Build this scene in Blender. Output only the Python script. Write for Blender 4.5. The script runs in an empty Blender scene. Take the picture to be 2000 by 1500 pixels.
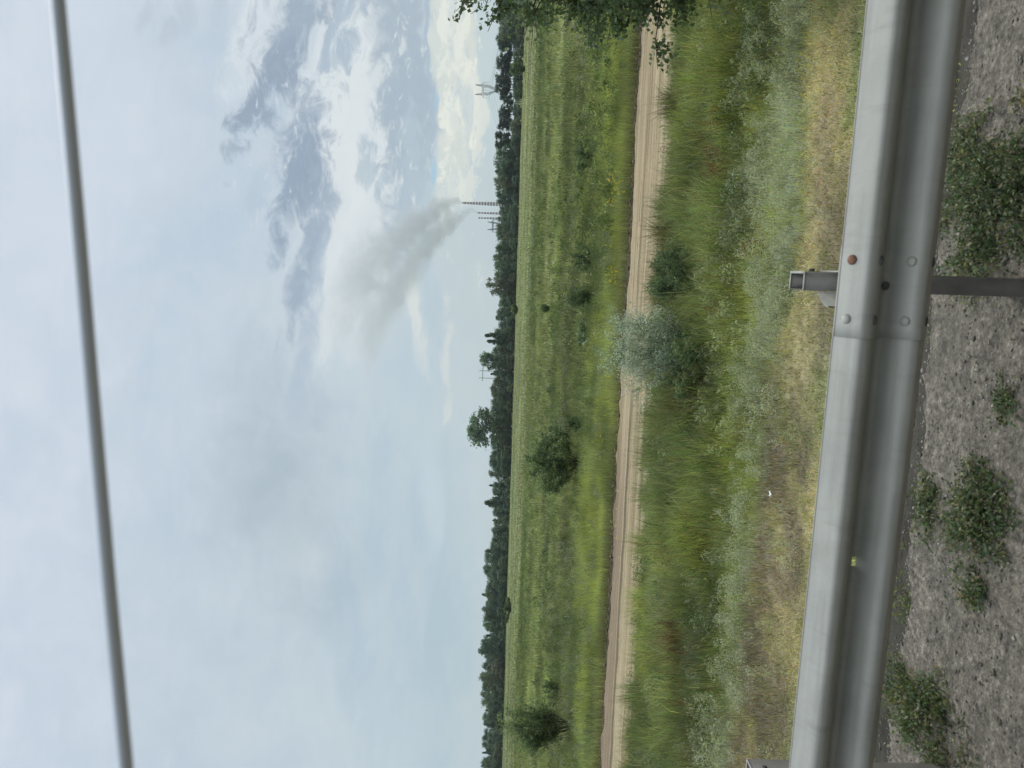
import bpy, math, numpy as np
from mathutils import Matrix, Vector
sc = bpy.context.scene
rng = np.random.default_rng(7)

# ------------------------------------------------------------------ camera
F, H = 1444.0, 1.87                    # focal length in photo pixels (2000 wide), eye height over the road shoulder
ROLL, PITCH = math.radians(1.75), math.radians(0.52)
FLD = -2.13                            # level of the meadow below the road
FW = np.array([0, math.cos(PITCH), -math.sin(PITCH)])
_R0 = np.array([1.0, 0, 0]); _U0 = np.cross(_R0, FW)
RT = math.cos(ROLL)*_R0 + math.sin(ROLL)*_U0
UP = -math.sin(ROLL)*_R0 + math.cos(ROLL)*_U0
EYE = np.array([0, 0, H])
def ray(px, py): return FW*F + RT*(750-py) + UP*(1000-px)
def at(px, py, z=FLD):                 # ground point seen at a photo pixel
    d = ray(px, py); return d*((z-H)/d[2]) + EYE
def atY(px, py, Y):                    # point at a given distance
    d = ray(px, py); return d*(Y/d[1]) + EYE
cam = bpy.data.cameras.new('camera'); co = bpy.data.objects.new('camera', cam)
sc.collection.objects.link(co)
cx, cy, cz = -UP, RT, -FW              # the phone was held sideways: world 'up' points to picture left
co.matrix_world = Matrix(((cx[0], cy[0], cz[0], 0), (cx[1], cy[1], cz[1], 0), (cx[2], cy[2], cz[2], H), (0, 0, 0, 1)))
cam.sensor_width = 36; cam.lens = F/2000*36; cam.clip_start = 0.05; cam.clip_end = 20000
cam.dof.use_dof = True; cam.dof.focus_distance = 14; cam.dof.aperture_fstop = 5.6
sc.camera = co

# ------------------------------------------------------------------ world
def lin(c):
    c = np.asarray(c, float)/255; return tuple(np.where(c <= .04045, c/12.92, ((c+.055)/1.055)**2.4))
W = bpy.data.worlds.new("World"); sc.world = W; W.use_nodes = True
nt = W.node_tree; nt.nodes.clear()
class G:                               # little node-building helper
    def __init__(s, nt): s.nt = nt
    def n(s, t, **k):
        o = s.nt.nodes.new(t)
        for a, b in k.items(): setattr(o, a, b)
        return o
    def put(s, sock, v):
        if isinstance(v, bpy.types.NodeSocket): s.nt.links.new(v, sock)
        elif v is not None: sock.default_value = v
    def m(s, op, a, b=None, c=None, clamp=False):
        o = s.n('ShaderNodeMath', operation=op, use_clamp=clamp)
        s.put(o.inputs[0], a); s.put(o.inputs[1], b); s.put(o.inputs[2], c); return o.outputs[0]
    def mix(s, f, a, b, mode='MIX'):
        o = s.n('ShaderNodeMix', data_type='RGBA', blend_type=mode)
        s.put(o.inputs[0], f)
        for i, v in ((6, a), (7, b)): s.put(o.inputs[i], v if isinstance(v, bpy.types.NodeSocket) else (*v, 1) if len(v) == 3 else v)
        return o.outputs[2]
    def noise(s, vec, scale, detail=4, rough=.5, dist=0, out=0):
        o = s.n('ShaderNodeTexNoise'); s.put(o.inputs['Vector'], vec)
        o.inputs['Scale'].default_value = scale; o.inputs['Detail'].default_value = detail
        o.inputs['Roughness'].default_value = rough; o.inputs['Distortion'].default_value = dist
        return o.outputs[out]
    def ramp(s, f, pts, interp='LINEAR'):
        o = s.n('ShaderNodeValToRGB'); e = o.color_ramp.elements; o.color_ramp.interpolation = interp
        while len(e) < len(pts): e.new(.5)
        for i, (p, c) in enumerate(pts): e[i].position = p; e[i].color = (*c, 1) if len(c) == 3 else c
        s.put(o.inputs[0], f); return o.outputs[0]
    def rng(s, v, a, b, c=0., d=1., sm=False):
        o = s.n('ShaderNodeMapRange', interpolation_type='SMOOTHSTEP' if sm else 'LINEAR')
        s.put(o.inputs[0], v)
        for i, x in enumerate((a, b, c, d)): o.inputs[i+1].default_value = x
        return o.outputs[0]
    def vec(s, x, y, z=0.):
        o = s.n('ShaderNodeCombineXYZ'); s.put(o.inputs[0], x); s.put(o.inputs[1], y); s.put(o.inputs[2], z); return o.outputs[0]
g = G(nt)
SUN_EL, SUN_AZ = math.radians(52), math.radians(35)     # azimuth from +Y towards +X
sky = g.n('ShaderNodeTexSky', sky_type='NISHITA'); sky.sun_disc = False
sky.sun_elevation = SUN_EL; sky.sun_rotation = SUN_AZ
tc = g.n('ShaderNodeTexCoord'); sep = g.n('ShaderNodeSeparateXYZ'); nt.links.new(tc.outputs['Generated'], sep.inputs[0])
X, Y, Z = sep.outputs
Yc = g.m('MAXIMUM', Y, .05)
A = g.m('DIVIDE', g.m('MULTIPLY', X, 14.44), Yc)        # direction in units of 100 photo pixels, east
B = g.m('DIVIDE', g.m('MULTIPLY', Z, 14.44), Yc)        # and upwards
K = g.m('ADD', B, 3.0)                                  # cloud layer perspective: finer towards the horizon
pc = g.vec(g.m('DIVIDE', g.m('MULTIPLY', A, 3.0), K), g.m('DIVIDE', 30.0, K), 0)
ab = g.vec(A, B, 0)
N1 = g.noise(pc, 1.6, 7, .58, .6)                       # cumulus detail, squeezed towards the horizon
N2 = g.noise(ab, .55, 5, .55, .3)                       # big soft shapes
N3 = g.noise(g.vec(g.m('MULTIPLY', A, .45), g.m('MULTIPLY', B, 1.5), 3.), .9, 7, .6, .5)  # flat streaks
N4 = g.noise(g.vec(A, g.m('MULTIPLY', B, 1.7), 7.), 1.25, 10, .66, .5)                   # ragged lumps
N5 = g.noise(g.vec(A, g.m('MULTIPLY', B, 2.6), 11.), 2.6, 8, .62, .3)                   # small puffs and tears
wp = g.noise(ab, .5, 3, .5, 0, 1)
wsep = g.n('ShaderNodeSeparateXYZ'); nt.links.new(wp, wsep.inputs[0])
Aw = g.m('MULTIPLY_ADD', g.m('SUBTRACT', wsep.outputs[0], .5), 1.6, A)
Bw = g.m('MULTIPLY_ADD', g.m('SUBTRACT', wsep.outputs[1], .5), .9, B)
El = g.m('MAXIMUM', Z, 0)
base = g.ramp(B_ := g.m('DIVIDE', g.m('MAXIMUM', B, 0), 12.), [(0, lin((184, 198, 201))), (.08, lin((188, 200, 203))), (.16, lin((193, 204, 208))),
    (.3, lin((197, 207, 212))), (.5, lin((195, 206, 215))), (.72, lin((201, 210, 221))), (1, lin((208, 216, 226)))])
col = g.mix(g.m('MULTIPLY', g.rng(N2, .35, .65), .55), base, lin((178, 194, 208)))
def patch(col, px, py, rv, rh, ang, c, amt, noise=None, k=0., soft=1.0, bias=0.):
    """cloud patch: centre at a photo pixel, half-height rv and half-width rh in pixels, tilt in degrees"""
    d = ray(px, py); a0 = 14.44*d[0]/d[1]; b0 = 14.44*d[2]/d[1]
    t = math.radians(ang); ca, sa = math.cos(t), math.sin(t)
    da = g.m('SUBTRACT', Aw, a0); db = g.m('SUBTRACT', Bw, b0)
    e1 = g.m('ADD', g.m('MULTIPLY', da, ca*100/rh), g.m('MULTIPLY', db, sa*100/rh))
    e2 = g.m('ADD', g.m('MULTIPLY', da, -sa*100/rv), g.m('MULTIPLY', db, ca*100/rv))
    v = g.m('SUBTRACT', 1.+bias, g.m('ADD', g.m('MULTIPLY', e1, e1), g.m('MULTIPLY', e2, e2)))
    if noise is not None: v = g.m('MULTIPLY_ADD', g.m('SUBTRACT', noise, .5), k, v)
    f = g.rng(v, -.1*soft, soft*1.35, 0, amt, True)
    return g.mix(f, col, lin(c))
SK = [  # px, py, rv, rh, ang, colour, amount, noise, k, soft, bias
 (430, 330, 190, 450, -12, (172, 189, 209), .6, N2, 2., 1.6, 0),
 (150, 250, 190, 600, 0, (208, 216, 227), .7, N2, 1.5, 1.5, 0),
 (330, 900, 240, 460, 5, (186, 200, 213), .6, N2, 2., 1.6, 0),
 (300, 560, 60, 200, 20, (178, 195, 213), .5, N2, 3., 1.6, 0),
 (450, 1280, 300, 420, 10, (174, 189, 198), .75, N2, 2., 1.6, 0),
 (560, 960, 190, 320, 20, (150, 163, 173), .9, N2, 2., 1.6, 0),
 (560, 780, 110, 240, 10, (160, 176, 190), .7, N2, 3., 1.6, 0),
 (790, 1180, 190, 480, 5, (148, 174, 194), .9, N3, 3., 1.6, 0),
 (880, 1250, 70, 420, 3, (160, 183, 195), .85, N3, 3., 1.6, 0),
 (700, 230, 130, 460, -6, (222, 226, 227), 1., N4, 2., .8, .3),
 (530, 60, 90, 230, -14, (221, 226, 229), .95, N4, 3., 1., 0),
 (640, 420, 40, 260, -8, (214, 219, 221), .9, N4, 4., .8, 0),
 (585, 20, 75, 190, -26, (128, 145, 166), .95, N4, 6., 1.1, .0),
 (545, 170, 52, 160, -34, (120, 137, 160), .95, N4, 6., .9, .1),
 (585, 330, 56, 190, -20, (124, 142, 165), 1., N4, 5., .9, .2),
 (597, 500, 36, 210, -10, (134, 152, 173), .95, N4, 5., 1., .15),
 (602, 650, 24, 190, -6, (160, 176, 193), .85, N4, 5., 1., 0),
 (505, 370, 26, 75, -30, (168, 182, 199), .75, N4, 6., 1., -.1),
 (335, 20, 46, 90, -20, (172, 185, 199), .75, N4, 5., 1., 0),
 (425, 10, 20, 60, -20, (178, 190, 203), .7, N4, 5., 1., 0),
 (690, 40, 34, 200, -22, (152, 169, 187), .9, N4, 7., .9, .1),
 (725, 280, 28, 90, -20, (166, 181, 192), .8, N4, 8., .8, 0),
 (745, 350, 14, 50, -20, (170, 184, 195), .8, N4, 8., .8, 0),
 (795, 30, 68, 240, -4, (148, 162, 178), 1., N4, 4., .9, .35),
 (805, 220, 54, 230, -4, (145, 160, 177), 1., N4, 6., .8, .3),
 (805, 360, 42, 150, -4, (162, 178, 193), .85, N4, 8., .9, .0),
 (750, 150, 22, 120, -25, (220, 224, 224), .85, N4, 9., .7, -.2),
 (700, 560, 60, 160, 0, (200, 209, 212), .6, N2, 2., 1.2, 0),
 (885, 60, 36, 330, 1, (220, 220, 207), .95, N1, 3., .7, .6),
 (868, 170, 18, 190, 1, (240, 238, 222), 1., N4, 9., .5, .1),
 (895, 240, 28, 240, 2, (216, 218, 210), .85, N4, 5., .8, .1),
 (842, 90, 5, 250, 1, (146, 166, 188), .9, N3, 2., 1., .2),
 (845, 345, 7, 36, 1, (140, 186, 214), .9, N3, 3., .8, 0),
 (846, 190, 5, 40, 1, (140, 186, 218), .8, N3, 3., .8, 0),
 (940, 120, 22, 260, 2, (188, 205, 207), .9, N3, 2., 1., .2),
 (900, 130, 14, 220, 2, (242, 239, 220), .95, N4, 12., .5, -.1),
 (925, 260, 14, 200, 2, (232, 230, 215), .8, N4, 12., .6, -.2),
 (800, 170, 75, 330, -4, (216, 221, 223), .85, N5, 14., .9, -1.9),
 (790, 200, 70, 330, -4, (146, 163, 183), .7, N5, -12., 1.2, -1.6),
 (560, 250, 80, 330, -22, (206, 214, 221), .8, N5, 13., .9, -2.0),
 (660, 200, 60, 330, -10, (176, 190, 202), .7, N5, -13., .9, -1.9),
 (900, 190, 34, 300, 1, (243, 240, 224), .95, N5, 13., .7, -1.3),
 (890, 190, 30, 320, 1, (190, 200, 204), .75, N5, -12., .9, -1.3),
 (880, 330, 12, 120, 6, (226, 226, 215), .8, N4, 12., .6, -.2),
 (890, 120, 20, 300, 2, (190, 200, 204), .7, N3, 12., .8, -.4),
 (900, 520, 60, 200, 0, (189, 199, 201), .7, N2, 2., 1.4, 0),
 (820, 640, 14, 110, 10, (222, 222, 215), .9, N4, 6., .8, 0),
 (866, 700, 10, 150, 4, (214, 215, 209), .8, N4, 6., .8, 0),
 (845, 600, 16, 200, 6, (172, 189, 203), .7, N3, 6., .9, 0),
 (800, 720, 60, 120, 18, (173, 191, 206), .7, N4, 4., 1.2, 0),
 (930, 800, 22, 420, 2, (190, 203, 207), .7, N3, 3., 1.2, 0),
 (845, 960, 24, 140, 2, (192, 207, 216), .7, N3, 4., 1., 0),
 (950, 1300, 18, 330, 2, (183, 200, 204), .7, N3, 2., 1.2, 0),
]
for q in SK: col = patch(col, *q)
# fine cloud grain, thin everywhere
col = g.mix(g.m('MULTIPLY', g.rng(N4, .5, .75), .22), col, lin((216, 221, 224)))
col = g.mix(g.m('MULTIPLY', g.rng(N3, .5, .25), .2), col, lin((160, 178, 194)))
# the blue behind the cloud sheet shows faintly through
col = g.mix(.05, col, g.mix(1., sky.outputs[0], (.1, .1, .1), 'MULTIPLY'))
# an overcast sky is brightest overhead
boost = g.m('MULTIPLY', g.m('ADD', 1.13, g.rng(Z, .58, .95, 0., 2.2, True)),          # sky dimmed low behind the camera, added to darken the guardrail's shaded faces
            g.m('SUBTRACT', 1., g.m('MULTIPLY', g.rng(Y, .1, -.35, 0., .8, True), g.rng(Z, .85, .35))))
bg = g.n('ShaderNodeBackground'); nt.links.new(col, bg.inputs[0]); nt.links.new(boost, bg.inputs[1])
wo = g.n('ShaderNodeOutputWorld'); nt.links.new(bg.outputs[0], wo.inputs[0])
W.cycles.sampling_method = 'MANUAL'; W.cycles.sample_map_resolution = 512

sl = bpy.data.lights.new('sun', 'SUN'); sl.energy = 1.5; sl.angle = math.radians(25); sl.color = (1, .96, .9)
so = bpy.data.objects.new('sun', sl); sc.collection.objects.link(so)
dirv = Vector((math.sin(SUN_AZ)*math.cos(SUN_EL), math.cos(SUN_AZ)*math.cos(SUN_EL), math.sin(SUN_EL)))
so.rotation_euler = dirv.to_track_quat('Z', 'Y').to_euler()
sc.view_settings.view_transform = 'Standard'; sc.view_settings.look = 'None'
sc.view_settings.gamma = 1; sc.view_settings.exposure = 0.0
cy_ = sc.cycles
cy_.max_bounces = 6; cy_.diffuse_bounces = 3; cy_.glossy_bounces = 2; cy_.transmission_bounces = 3
cy_.transparent_max_bounces = 12; cy_.volume_bounces = 1; cy_.caustics_reflective = False; cy_.caustics_refractive = False
cy_.use_denoising = True
VOLUMES = True

# ------------------------------------------------------------------ frame along the road: u along the rail, s away from the camera
T = np.array([0.98750509, -0.15758708, 0.]); NV = np.array([0.15758708, 0.98750509, 0.])
def us(P): P = np.atleast_2d(P); return P@T, P@NV
def wpt(u, s, z=0.): return np.asarray(u)[..., None]*T + np.asarray(s)[..., None]*NV + np.asarray(z)[..., None]*np.array([0, 0, 1.])

def _h(ix, iy, seed):
    n = (ix.astype(np.int64)*374761393 + iy.astype(np.int64)*668265263 + seed*1442695041) & 0xffffffff
    n = ((n ^ (n >> 13))*1274126177) & 0xffffffff
    return ((n ^ (n >> 16)) & 0xffff)/65535.
def vn(x, y, seed=0):
    ix = np.floor(x); iy = np.floor(y); fx = x-ix; fy = y-iy
    fx = fx*fx*(3-2*fx); fy = fy*fy*(3-2*fy)
    a, b, c, d = _h(ix, iy, seed), _h(ix+1, iy, seed), _h(ix, iy+1, seed), _h(ix+1, iy+1, seed)
    return (a*(1-fx)+b*fx)*(1-fy) + (c*(1-fx)+d*fx)*fy
def fbm(x, y, seed=0, o=4):
    t = 0; a = .5; n = 0
    for i in range(o): t = t + a*vn(x*2**i+17*i, y*2**i-9*i, seed+i); n += a; a *= .5
    return t/n
def sstep(x, a, b): t = np.clip((x-a)/(b-a), 0, 1); return t*t*(3-2*t)

def gz(u, s):                          # height of the ground
    u = np.asarray(u, float); s = np.asarray(s, float)
    z = np.where(s < 3.1, -.10, 0) + np.where(s >= 3.1, -.10 + (FLD+.10)*sstep(s, 2.4, 9.6)*1.0, 0)
    z = np.where(s > 9.6, FLD, z)
    bump = (fbm(u*.35, s*.35, 5)-.5)*.22*sstep(s, 4, 8)*(1-sstep(s, 17, 18.6)*(1-sstep(s, 24.3, 26)))
    bump = bump + (fbm(u*.03, s*.03, 9)-.5)*.5*sstep(s, 30, 60)
    z = z + bump
    z = z + .16*np.exp(-((s-24.35-.12*(fbm(u*1.3, u*0+3, 3)-.5))/.28)**2)*(0.5+fbm(u*2., s*2., 21))   # spoil bank of the track
    return z

# ------------------------------------------------------------------ mesh helpers
def np_mesh(name, V, faces, mat=None, col=None, parent=None, smooth=False, loc=None):
    """faces: list of int arrays (n,3) / (n,4) / (n,k)"""
    me = bpy.data.meshes.new(name); V = np.asarray(V, np.float32)
    faces = [np.asarray(f, np.int32) for f in faces if len(f)]
    me.vertices.add(len(V)); me.vertices.foreach_set('co', V.ravel())
    L = np.concatenate([f.ravel() for f in faces]); me.loops.add(len(L)); me.loops.foreach_set('vertex_index', L)
    st = []; o = 0
    for f in faces: st.append(o+np.arange(len(f))*f.shape[1]); o += f.size
    st = np.concatenate(st).astype(np.int32); me.polygons.add(len(st)); me.polygons.foreach_set('loop_start', st)
    if smooth: me.polygons.foreach_set('use_smooth', np.ones(len(st), bool))
    if col is not None:
        a = me.color_attributes.new('Col', 'FLOAT_COLOR', 'POINT'); c = np.ones((len(V), 4), np.float32); c[:, :3] = col
        a.data.foreach_set('color', c.ravel())
    me.update(calc_edges=True); me.validate()
    if mat: me.materials.append(mat)
    o = bpy.data.objects.new(name, me); sc.collection.objects.link(o)
    if parent: o.parent = parent
    if loc is not None: o.location = loc
    return o
class Bag:                             # collects verts / tris / quads / colours
    def __init__(s): s.V = []; s.F3 = []; s.F4 = []; s.C = []; s.n = 0
    def add(s, V, F3=None, F4=None, C=None):
        V = np.asarray(V, float).reshape(-1, 3)
        if F3 is not None and len(F3): s.F3.append(np.asarray(F3)+s.n)
        if F4 is not None and len(F4): s.F4.append(np.asarray(F4)+s.n)
        if C is None: C = np.full((len(V), 3), .5)
        C = np.broadcast_to(np.asarray(C, float), (len(V), 3))
        s.V.append(V); s.C.append(C); s.n += len(V); return s
    def build(s, name, mat, parent=None, smooth=False, loc=None, colour=True):
        fs = []
        if s.F3: fs.append(np.concatenate(s.F3))
        if s.F4: fs.append(np.concatenate(s.F4))
        return np_mesh(name, np.concatenate(s.V), fs, mat, np.concatenate(s.C) if colour else None, parent, smooth, loc)
def blades(bag, P, h, w, az, lean, C):
    n = len(P); up = np.array([0, 0, 1.])
    d = np.stack([np.cos(az), np.sin(az), 0*az], 1); sd = np.stack([-np.sin(az), np.cos(az), 0*az], 1)
    sd = sd*np.cos(rng.uniform(-1, 1, n))[:, None] + d*np.sin(rng.uniform(-1, 1, n))[:, None]
    h = h[:, None]; w = w[:, None]; l = lean[:, None]
    V = np.stack([P-sd*w*.5, P+sd*w*.5, P+up*h*.55+d*l*h*.3+sd*w*.38, P+up*h*.55+d*l*h*.3-sd*w*.38,
                  P+up*h*np.maximum(.12, 1-.3*l*l)+d*l*h], 1).reshape(-1, 3)
    i = np.arange(n)[:, None]*5
    bag.add(V, i+np.array([[3, 2, 4]]), i+np.array([[0, 1, 2, 3]]), np.repeat(C, 5, 0))
def leaves(bag, P, l, w, C, droop=0., up=0.):
    n = len(P); d = rng.normal(size=(n, 3)); d[:, 2] = d[:, 2]*.8 + up - droop; d /= np.linalg.norm(d, axis=1)[:, None]
    e = rng.normal(size=(n, 3)); e -= (e*d).sum(1)[:, None]*d; e /= np.linalg.norm(e, axis=1)[:, None]
    l = np.broadcast_to(l, (n,))[:, None]; w = np.broadcast_to(w, (n,))[:, None]
    nn = np.cross(d, e)
    V = np.stack([P, P+d*l*.45+e*w*.5+nn*w*.12, P+d*l, P+d*l*.45-e*w*.5+nn*w*.12], 1).reshape(-1, 3)
    i = np.arange(n)[:, None]*4
    bag.add(V, None, i+np.array([[0, 1, 2, 3]]), np.repeat(C, 4, 0))
def tube(bag, pts, rad, k=6, C=None, cap=True):
    pts = np.asarray(pts, float); n = len(pts); rad = np.broadcast_to(rad, (n,))
    tg = np.gradient(pts, axis=0); tg /= np.linalg.norm(tg, axis=1)[:, None]+1e-9
    ref = np.array([0, 0, 1.]) if abs(tg[0][2]) < .9 else np.array([1., 0, 0])
    a = np.cross(tg, ref); a /= np.linalg.norm(a, axis=1)[:, None]+1e-9; b = np.cross(tg, a)
    th = np.arange(k)*2*np.pi/k
    V = pts[:, None]+rad[:, None, None]*(np.cos(th)[None, :, None]*a[:, None]+np.sin(th)[None, :, None]*b[:, None])
    V = V.reshape(-1, 3); j = np.arange(k); F4 = []
    for i in range(n-1): F4.append(np.stack([i*k+j, i*k+(j+1) % k, (i+1)*k+(j+1) % k, (i+1)*k+j], 1))
    F3 = []
    if cap:
        V = np.concatenate([V, pts[:1], pts[-1:]]); F3 = np.concatenate([np.stack([(j+1) % k, j, j*0+n*k], 1), np.stack([(n-1)*k+j, (n-1)*k+(j+1) % k, j*0+n*k+1], 1)])
    bag.add(V, F3, np.concatenate(F4), C)
def box(bag, lo, hi, M=None, C=None):
    lo = np.array(lo, float); hi = np.array(hi, float)
    V = np.array([[x, y, z] for x in (lo[0], hi[0]) for y in (lo[1], hi[1]) for z in (lo[2], hi[2])])
    if M is not None: V = M(V)
    bag.add(V, None, [[0, 1, 3, 2], [4, 6, 7, 5], [0, 4, 5, 1], [2, 3, 7, 6], [0, 2, 6, 4], [1, 5, 7, 3]], C)
def empty(name, loc=(0, 0, 0)):
    o = bpy.data.objects.new(name, None); o.location = loc; o.empty_display_size = .2; sc.collection.objects.link(o); return o
def tag(o, label=None, cat=None, group=None, kind=None):
    for k, v in (('label', label), ('category', cat), ('group', group), ('kind', kind)):
        if v: o[k] = v
    return o

# ------------------------------------------------------------------ materials
def mat(name):
    m = bpy.data.materials.new(name); m.use_nodes = True; m.node_tree.nodes.clear(); q = G(m.node_tree)
    q.out = q.n('ShaderNodeOutputMaterial'); q.m_ = m; return q
def principled(q, col, rough=.7, metal=0., spec=.5, bump=None, bs=.3, bd=.01):
    p = q.n('ShaderNodeBsdfPrincipled'); q.put(p.inputs['Base Color'], col if isinstance(col, bpy.types.NodeSocket) else (*col, 1))
    q.put(p.inputs['Roughness'], rough); q.put(p.inputs['Metallic'], metal); p.inputs['Specular IOR Level'].default_value = spec
    if bump is not None:
        b = q.n('ShaderNodeBump'); b.inputs['Strength'].default_value = bs; b.inputs['Distance'].default_value = bd
        q.put(b.inputs['Height'], bump); q.nt.links.new(b.outputs[0], p.inputs['Normal'])
    return p
def objc(q): return q.n('ShaderNodeTexCoord').outputs['Object']
def attr(q, n='Col'): o = q.n('ShaderNodeAttribute'); o.attribute_name = n; return o.outputs['Color']
def simple(name, c, rough=.7, metal=0., nscale=8, namt=.3, bs=.0, spec=.4):
    q = mat(name); v = objc(q); nz = q.noise(v, nscale, 5, .6)
    c1 = q.mix(q.rng(nz, .3, .7), tuple(x*(1-namt) for x in c), tuple(min(1, x*(1+namt)) for x in c))
    p = principled(q, c1, rough, metal, spec, nz if bs else None, bs); q.nt.links.new(p.outputs[0], q.out.inputs[0]); return q.m_
q = mat('foliage'); c = attr(q)
d = q.n('ShaderNodeBsdfPrincipled'); q.put(d.inputs['Base Color'], c); d.inputs['Roughness'].default_value = .6; d.inputs['Specular IOR Level'].default_value = .25
tr = q.n('ShaderNodeBsdfTranslucent'); q.put(tr.inputs[0], q.mix(1., c, (1.15, 1.25, .7), 'MULTIPLY'))
ms = q.n('ShaderNodeMixShader'); ms.inputs[0].default_value = .42
q.nt.links.new(d.outputs[0], ms.inputs[1]); q.nt.links.new(tr.outputs[0], ms.inputs[2]); q.nt.links.new(ms.outputs[0], q.out.inputs[0]); FOL = q.m_
BARK = simple('bark', (.09, .075, .06), .9, 0, 14, .4, .4)

q = mat('meadow_soil'); v = objc(q); c = attr(q)
n1 = q.noise(v, 3.5, 8, .65); n2 = q.noise(v, .35, 6, .6)
c = q.mix(1., c, q.ramp(n1, [(.3, (.55, .55, .55)), (.7, (1.4, 1.4, 1.4))]), 'MULTIPLY')
c = q.mix(1., c, q.ramp(n2, [(.3, (.8, .82, .8)), (.7, (1.2, 1.18, 1.2))]), 'MULTIPLY')
p = principled(q, c, .95, 0, .1, n1, .6, .08); q.nt.links.new(p.outputs[0], q.out.inputs[0]); SOIL = q.m_

# ------------------------------------------------------------------ colours of the vegetation over the ground
def mixc(a, b, t): t = np.asarray(t)[..., None]; return np.asarray(a)*(1-t)+np.asarray(b)*t
LG = np.array([.245, .280, .115]); YG = np.array([.300, .325, .100]); DG = np.array([.115, .155, .070]); SG = np.array([.410, .425, .320])
DRY = np.array([.480, .415, .220]); BR = np.array([.300, .240, .165]); OL = np.array([.300, .310, .145])
def leftband(u, s, w): return sstep(-u, .8, 2.6)*sstep(s+w*.4, 9.0, 9.6)*(1-sstep(s+w*.4, 10.9, 11.5))
def veg(u, s):
    """colour field of grass and herbs"""
    n = fbm(u*.8, s*.8, 31, 4); m = fbm(u*.25, s*.45, 41, 4); k = fbm(u*.06, s*.10, 51, 4); f = fbm(u*2.3, s*2.3, 61, 3)
    w = (n-.5)*2.4 + (k-.5)*2.
    c = mixc(LG, YG, sstep(n, .42, .7))
    c = mixc(c, DG, sstep(m, .5, .68)*.6)
    c = mixc(c, SG, sstep(f, .55, .75)*.35)
    # dry grass just behind the rail, sage band after it
    sg = sstep(s+w, 10.3, 11.0)*(1-sstep(s+w*1.3+sstep(-u, 1, 3)*.8, 11.9, 12.9))*(.45+.55*sstep(fbm(u*1.3, s*1.8, 171, 3), .34, .52))
    c = mixc(c, SG, sg*(.55+.45*sstep(f, .35, .6)))
    dry = 1-sstep(s+w, 9.9, 10.8)
    c = mixc(c, mixc(DRY, OL, sstep(n, .4, .6)), dry)
    c = mixc(c, BR, dry*sstep(m, .55, .7)*.7)
    lf = leftband(u, s, w)
    c = mixc(c, mixc(DRY*.75, BR*.85, sstep(f, .35, .6)), lf*.85)
    # strip beyond the track
    c = mixc(c, mixc(BR*.7, DG, .5), np.exp(-((s-24.9)/.6)**2)*.7)
    yb = np.exp(-((s-29-2*(k-.5))/3.2)**2); c = mixc(c, YG, yb*.75*sstep(n, .3, .55))
    far = sstep(s, 32, 44)
    st = fbm(u*.02, s*.16, 71, 4); st2 = fbm(u*.008, s*.05, 73, 3)
    cf = mixc(LG*1.05, OL*.95, sstep(st, .4, .62)); cf = mixc(cf, DG*1.3, sstep(m, .52, .7)*.6); cf = mixc(cf, SG*.6, sstep(k, .52, .7)*.4)
    c = mixc(c, cf, far*.8)
    vf = sstep(s, 50, 120)
    cv = mixc(OL*.80, LG*.92, sstep(st, .42, .6)); cv = mixc(cv, YG*.95, sstep(st2, .5, .7)*.6)
    cv = mixc(cv, DG*1.2, sstep(fbm(u*.03, s*.05, 77, 4), .56, .66)*.5)
    c = mixc(c, cv, vf)
    ct = 1+(.55+.45*sstep(s, 24, 27))*(fbm(u*.45, s*.7, 151, 4)-.5)*2*(1-.5*vf)+.5*(fbm(u*.05, s*.14, 153, 4)-.5)*2
    return np.clip(c*ct[..., None], .02, .6)

# ------------------------------------------------------------------ ground
ss = np.unique(np.concatenate([np.linspace(2.3, 26, 170), 26*1.0175**np.arange(0, 300)])); ss = ss[ss < 4500]
uu_ = np.linspace(-1, 1, 330); 
Sg, Ug = np.meshgrid(ss, uu_, indexing='ij'); Ug = Ug*(np.minimum(9+Sg*.85, 5000))
zg = gz(Ug, Sg); cg = veg(Ug, Sg)*.62
cg = mixc(cg, np.array([.085, .065, .045]), np.exp(-((Sg-24.3)/.45)**2)*.85)
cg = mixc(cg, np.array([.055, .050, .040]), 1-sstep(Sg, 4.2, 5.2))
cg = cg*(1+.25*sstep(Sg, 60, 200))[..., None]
a, b = Sg.shape; idx = np.arange(a*b).reshape(a, b)
Fq = np.stack([idx[:-1, :-1].ravel(), idx[:-1, 1:].ravel(), idx[1:, 1:].ravel(), idx[1:, :-1].ravel()], 1)
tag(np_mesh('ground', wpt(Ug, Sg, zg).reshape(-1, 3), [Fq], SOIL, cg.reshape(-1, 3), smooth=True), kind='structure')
# behind and under the road
bg_ = Bag(); Q = wpt(np.array([-5000, 5000, 5000, -5000.]), np.array([-4000, -4000, 2.35, 2.35]), np.array([-.12]*4)); bg_.add(Q, None, [[0, 1, 2, 3]], [.07, .09, .03])
tag(bg_.build('ground', SOIL), kind='structure')

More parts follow.
